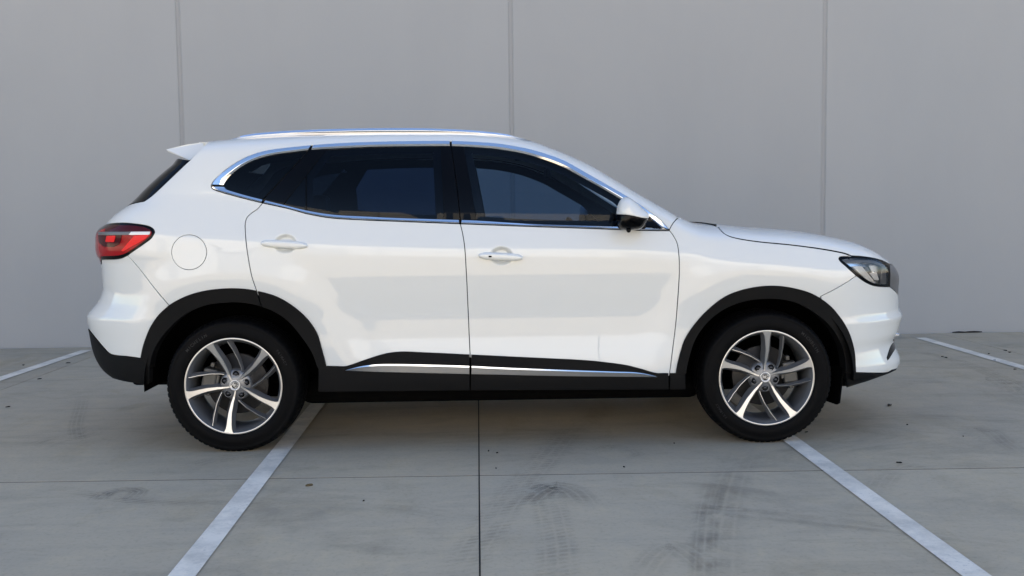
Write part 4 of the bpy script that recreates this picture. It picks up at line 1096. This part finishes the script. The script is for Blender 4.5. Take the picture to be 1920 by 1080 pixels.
# underbody, inner shell, mud deflectors
bm = bmesh.new(); box_bm(bm, -1.5, 1.5, -.42, .42, .19, .34, .03); box_bm(bm, -2.0, 1.95, -.55, .55, .29, .345, .02); box_bm(bm, -.86, .86, -.84, .84, .285, .345, .01); box_bm(bm, -1.08, 1.08, -.655, .78, .188, .33, .06, 4)  # last box: black slab added to deepen the shade under the sills
bm_obj('underbody', bm, M['under'], car)
def arc(cx, r, a0, a1, n=24): return [(cx + r * math.cos(R_(a0 + (a1 - a0) * i / n)), HUBZ + r * math.sin(R_(a0 + (a1 - a0) * i / n))) for i in range(n + 1)]
inner = [(-2.15, .42)] + arc(AXR, .46, 168, 0)[0:] + [(-.88, .31), (.88, .31)] + arc(AXF, .46, 180, 12) + [(2.05, .36), (2.15, .80), (1.6, .90), (1.05, 1.06), (.9, 1.115), (-.2, 1.13), (-.75, 1.145), (-1.15, 1.20), (-1.6, 1.10), (-2.0, 1.05), (-2.15, .9)]
panel('inner_panel', ring(XZ(inner + inner[:1], .04)), M['liner'], car, off=-.045, gap=0, h=.08, thick=0)
P4 = [on_plane(u, v, -.80) for u, v in ((1552, 705), (1573, 705), (1571, 757), (1554, 750))]
for sg in (-1, 1):
    V = [(p[0] + dx, sg * yy, p[2]) for yy, dx in ((.86, 0), (.66, .05)) for p in P4]; bm = bmesh.new()
    V = []; 
    for dx in (0.0, .008):
        for yy, zz in ((.845, P4[0][2] + .05), (.845, P4[2][2] + .012), (.82, P4[2][2]), (.66, P4[2][2] + .0), (.66, P4[0][2] + .05)): V.append((P4[3][0] + dx + .035 * (yy - .66) / .18 + (.02 if zz > .25 else 0), sg * yy, zz))
    F = [(0, 1, 2, 3, 4), (9, 8, 7, 6, 5)] + [(i, i + 5, (i + 1) % 5 + 5, (i + 1) % 5) for i in range(5)]
    vv = [bm.verts.new(v) for v in V]
    for f in F: bm.faces.new([vv[i] for i in f])
    bm_obj('mud_flap', bm, M['liner'], car)

# ---------------------------------------------------------------- cabin
def rbox(name, b, m, bev=.03, seg=3): 
    bm = bmesh.new(); box_bm(bm, *b, bev, seg); return bm_obj(name, bm, m, car, True)
rbox('floor_pan', (-1.9, 1.0, -.54, .54, .36, .42), M['trimdark'], .01)
rbox('dashboard', (.56, 1.02, -.76, .76, .75, 1.045), M['trimdark'], .07)
rbox('parcel_shelf', (-1.95, -1.35, -.66, .66, .98, 1.02), M['trimdark'], .01)
def seat(x, y, wd, hr=True, top=1.22):
    s = bpy.data.objects.new('seat', None); link(s, car)
    bm = bmesh.new(); box_bm(bm, x - .02, x + .50, y - wd/2, y + wd/2, .52, .68, .05, 3); o = bm_obj('seat', bm, M['seat'], car, True)
    bpy.data.objects.remove(s)
    bm = bmesh.new(); box_bm(bm, -.06, .07, -wd/2, wd/2, 0, top - .62, .05, 3); bmesh.ops.rotate(bm, cent=(0, 0, 0), matrix=Matrix.Rotation(R_(-16), 3, 'Y'), verts=bm.verts); bmesh.ops.translate(bm, vec=(x, y, .60), verts=bm.verts); bm_obj('backrest', bm, M['seat'], o, True)
    if hr:
        xx = x - (top - .62) * math.sin(R_(16)); bm = bmesh.new(); box_bm(bm, xx - .075, xx + .03, y - .13, y + .13, top + .01, top + .17, .04, 3); bm_obj('headrest', bm, M['seat'], o, True)
        bm = bmesh.new()
        for q in (-.06, .06): box_bm(bm, xx - .025, xx - .012, y + q - .006, y + q + .006, top - .06, top + .05)
        bm_obj('headrest_post', bm, M['satin'], o)
seat(.02, -.38, .50); seat(.02, .38, .50); seat(-.95, -.40, .50, True, 1.16); seat(-.95, .40, .50, True, 1.16)
# lining of the pillars and the roof
lin = [(-1.86, 1.09), (1.04, 1.09), (.95, 1.125), (.72, 1.27), (.50, 1.40), (.30, 1.49), (.0, 1.56), (-.6, 1.585), (-1.3, 1.565), (-1.62, 1.50), (-1.80, 1.30)]
h1 = ring(cutline(IT, 425, 576), L([(578, 284), (492, 372)]), cutline(IB, 488, 428))
h2 = ring(L([(608, 284), (574, 329), (574, 392)]), cutline(IB, 577, 826), L([(828, 408), (822, 276)]), cutline(IT, 820, 614))
h3 = ring(cutline(IT, 876, 1158), L([(1175, 384), (1205, 412), (1200, 424)]), cutline(IB, 1196, 902), L([(898, 409), (874, 279)]))
panel('cabin_lining', ring(XZ(lin + lin[:1], .04)), M['trimdark'], car, off=-.030, gap=0, h=.06, thick=0, holes=[inset(h1, .034), inset(h2, .03), inset(h3, .03)])
xs = np.linspace(.22, -1.60, 50)
top_panel('headliner', orient(np.vstack([[(x, -YB(x) - .06) for x in xs], resample([(-1.60, -YB(-1.6)), (-1.60, 0)], .05)[1:], resample([(-1.6, 0), (.22, 0)], .05)[1:-1], resample([(.22, 0), (.22, -YB(.22))], .05)[:-1]])), M['trimdark'], car, off=-.04, gap=0, h=.06, thick=0)
# steering wheel (driver on the near side)
V, F = [], []; n, mseg = 48, 10
for i in range(n):
    a = 2*math.pi*i/n
    for j in range(mseg): b = 2*math.pi*j/mseg; r = .175 + .014*math.cos(b); V.append((.014*math.sin(b), r*math.cos(a), r*math.sin(a)))
for i in range(n):
    for j in range(mseg): F.append((i*mseg+j, i*mseg+(j+1) % mseg, ((i+1) % n)*mseg+(j+1) % mseg, ((i+1) % n)*mseg+j))
sw = mk('steering_wheel', V, F, M['trimdark'], car); sw.location = (.46, -.38, 1.0); sw.rotation_euler = (0, R_(-24), 0)
bm = bmesh.new(); box_bm(bm, -.015, .03, -.165, .165, -.025, .025, .01); box_bm(bm, -.02, .25, -.05, .05, -.06, .06, .02); bm_obj('steering_hub', bm, M['trimdark'], sw)
rbox('rear_view_mirror', (.28, .31, -.12, .12, 1.40, 1.46), M['trimdark'], .012)
rbox('sun_visor', (.10, .28, -.58, -.16, 1.50, 1.515), M['trimdark'], .006)
# ---------------------------------------------------------------- litter on the slabs
def scrap(px, py, ln, wd, m, label, cat, name, rot=0.0, grp=None, zh=.004):
    c = on_ground(px, py); bm = bmesh.new(); n = 9; up = []; 
    prof = [(-1, 0), (-.7, .45), (-.2, .9), (.3, .8), (.75, .4), (1, 0), (.7, -.5), (.1, -.95), (-.5, -.7)]
    rr = random.Random(int(px * 7 + py)); t = []; b = []
    for u, v in prof:
        x = u * ln / 2 * rr.uniform(.85, 1.1); y = v * wd / 2 * rr.uniform(.75, 1.15); ca, sa = math.cos(rot), math.sin(rot)
        z = .0012 + zh * abs(v) * rr.uniform(.5, 1.3) + zh * .5 * abs(u)
        t.append(bm.verts.new((x*ca - y*sa, x*sa + y*ca, z + .0012))); b.append(bm.verts.new((x*ca - y*sa, x*sa + y*ca, max(.0002, z - zh * .7))))
    ct = bm.verts.new((0, 0, .0022)); cb = bm.verts.new((0, 0, 0.0))
    for i in range(n):
        j = (i + 1) % n; bm.faces.new((t[i], t[j], ct)); bm.faces.new((b[j], b[i], cb)); bm.faces.new((t[i], b[i], b[j], t[j]))
    o = bm_obj(name, bm, m, None); o.location = (c[0], c[1], .0005); tag(o, label, cat, grp); return o
scrap(579, 911.5, .034, .016, M['leaf'], 'curled brown leaf lying just right of the left bay line', 'leaf', 'leaf', .4, None, .008)
scrap(1668, 761.5, .045, .026, M['debris'], 'crumpled dark leaf in front of the front wheel', 'leaf', 'leaf', .8, None, .010)
G1 = 'dark scraps scattered over the slabs'
for px, py, l in ((74, 711, .05), (15, 763.5, .04), (44, 685, .05), (128, 681, .05), (1264, 832, .018), (916, 846.5, .018), (932, 850, .014), (1774, 671, .05), (1767, 669, .03), (1865, 676, .05), (1854, 664, .03), (1903, 693, .04), (1806, 819, .016), (1701, 797, .014), (1512, 811, .03), (682, 940, .012), (930, 879, .016), (1170, 876.5, .014), (1885, 657.5, .06), (1893, 661, .06), (1686, 868.5, .04)):
    scrap(px, py, l * .75, l * .4, M['debris'], 'tiny dark scrap of leaf litter on the concrete slabs', 'litter', 'leaf_scrap', random.uniform(0, 3), G1, .004)
# drain rag at the foot of the wall
scrap(1744, 621.8, .20, .10, M['debris'], 'black clump of litter where a slab joint meets the wall', 'litter', 'litter_clump', .1, None, .03)
scrap(1815, 623.5, .30, .05, M['debris'], 'flat dark strip of dirt lying along the wall foot', 'litter', 'dirt_strip', .02, None, .012)
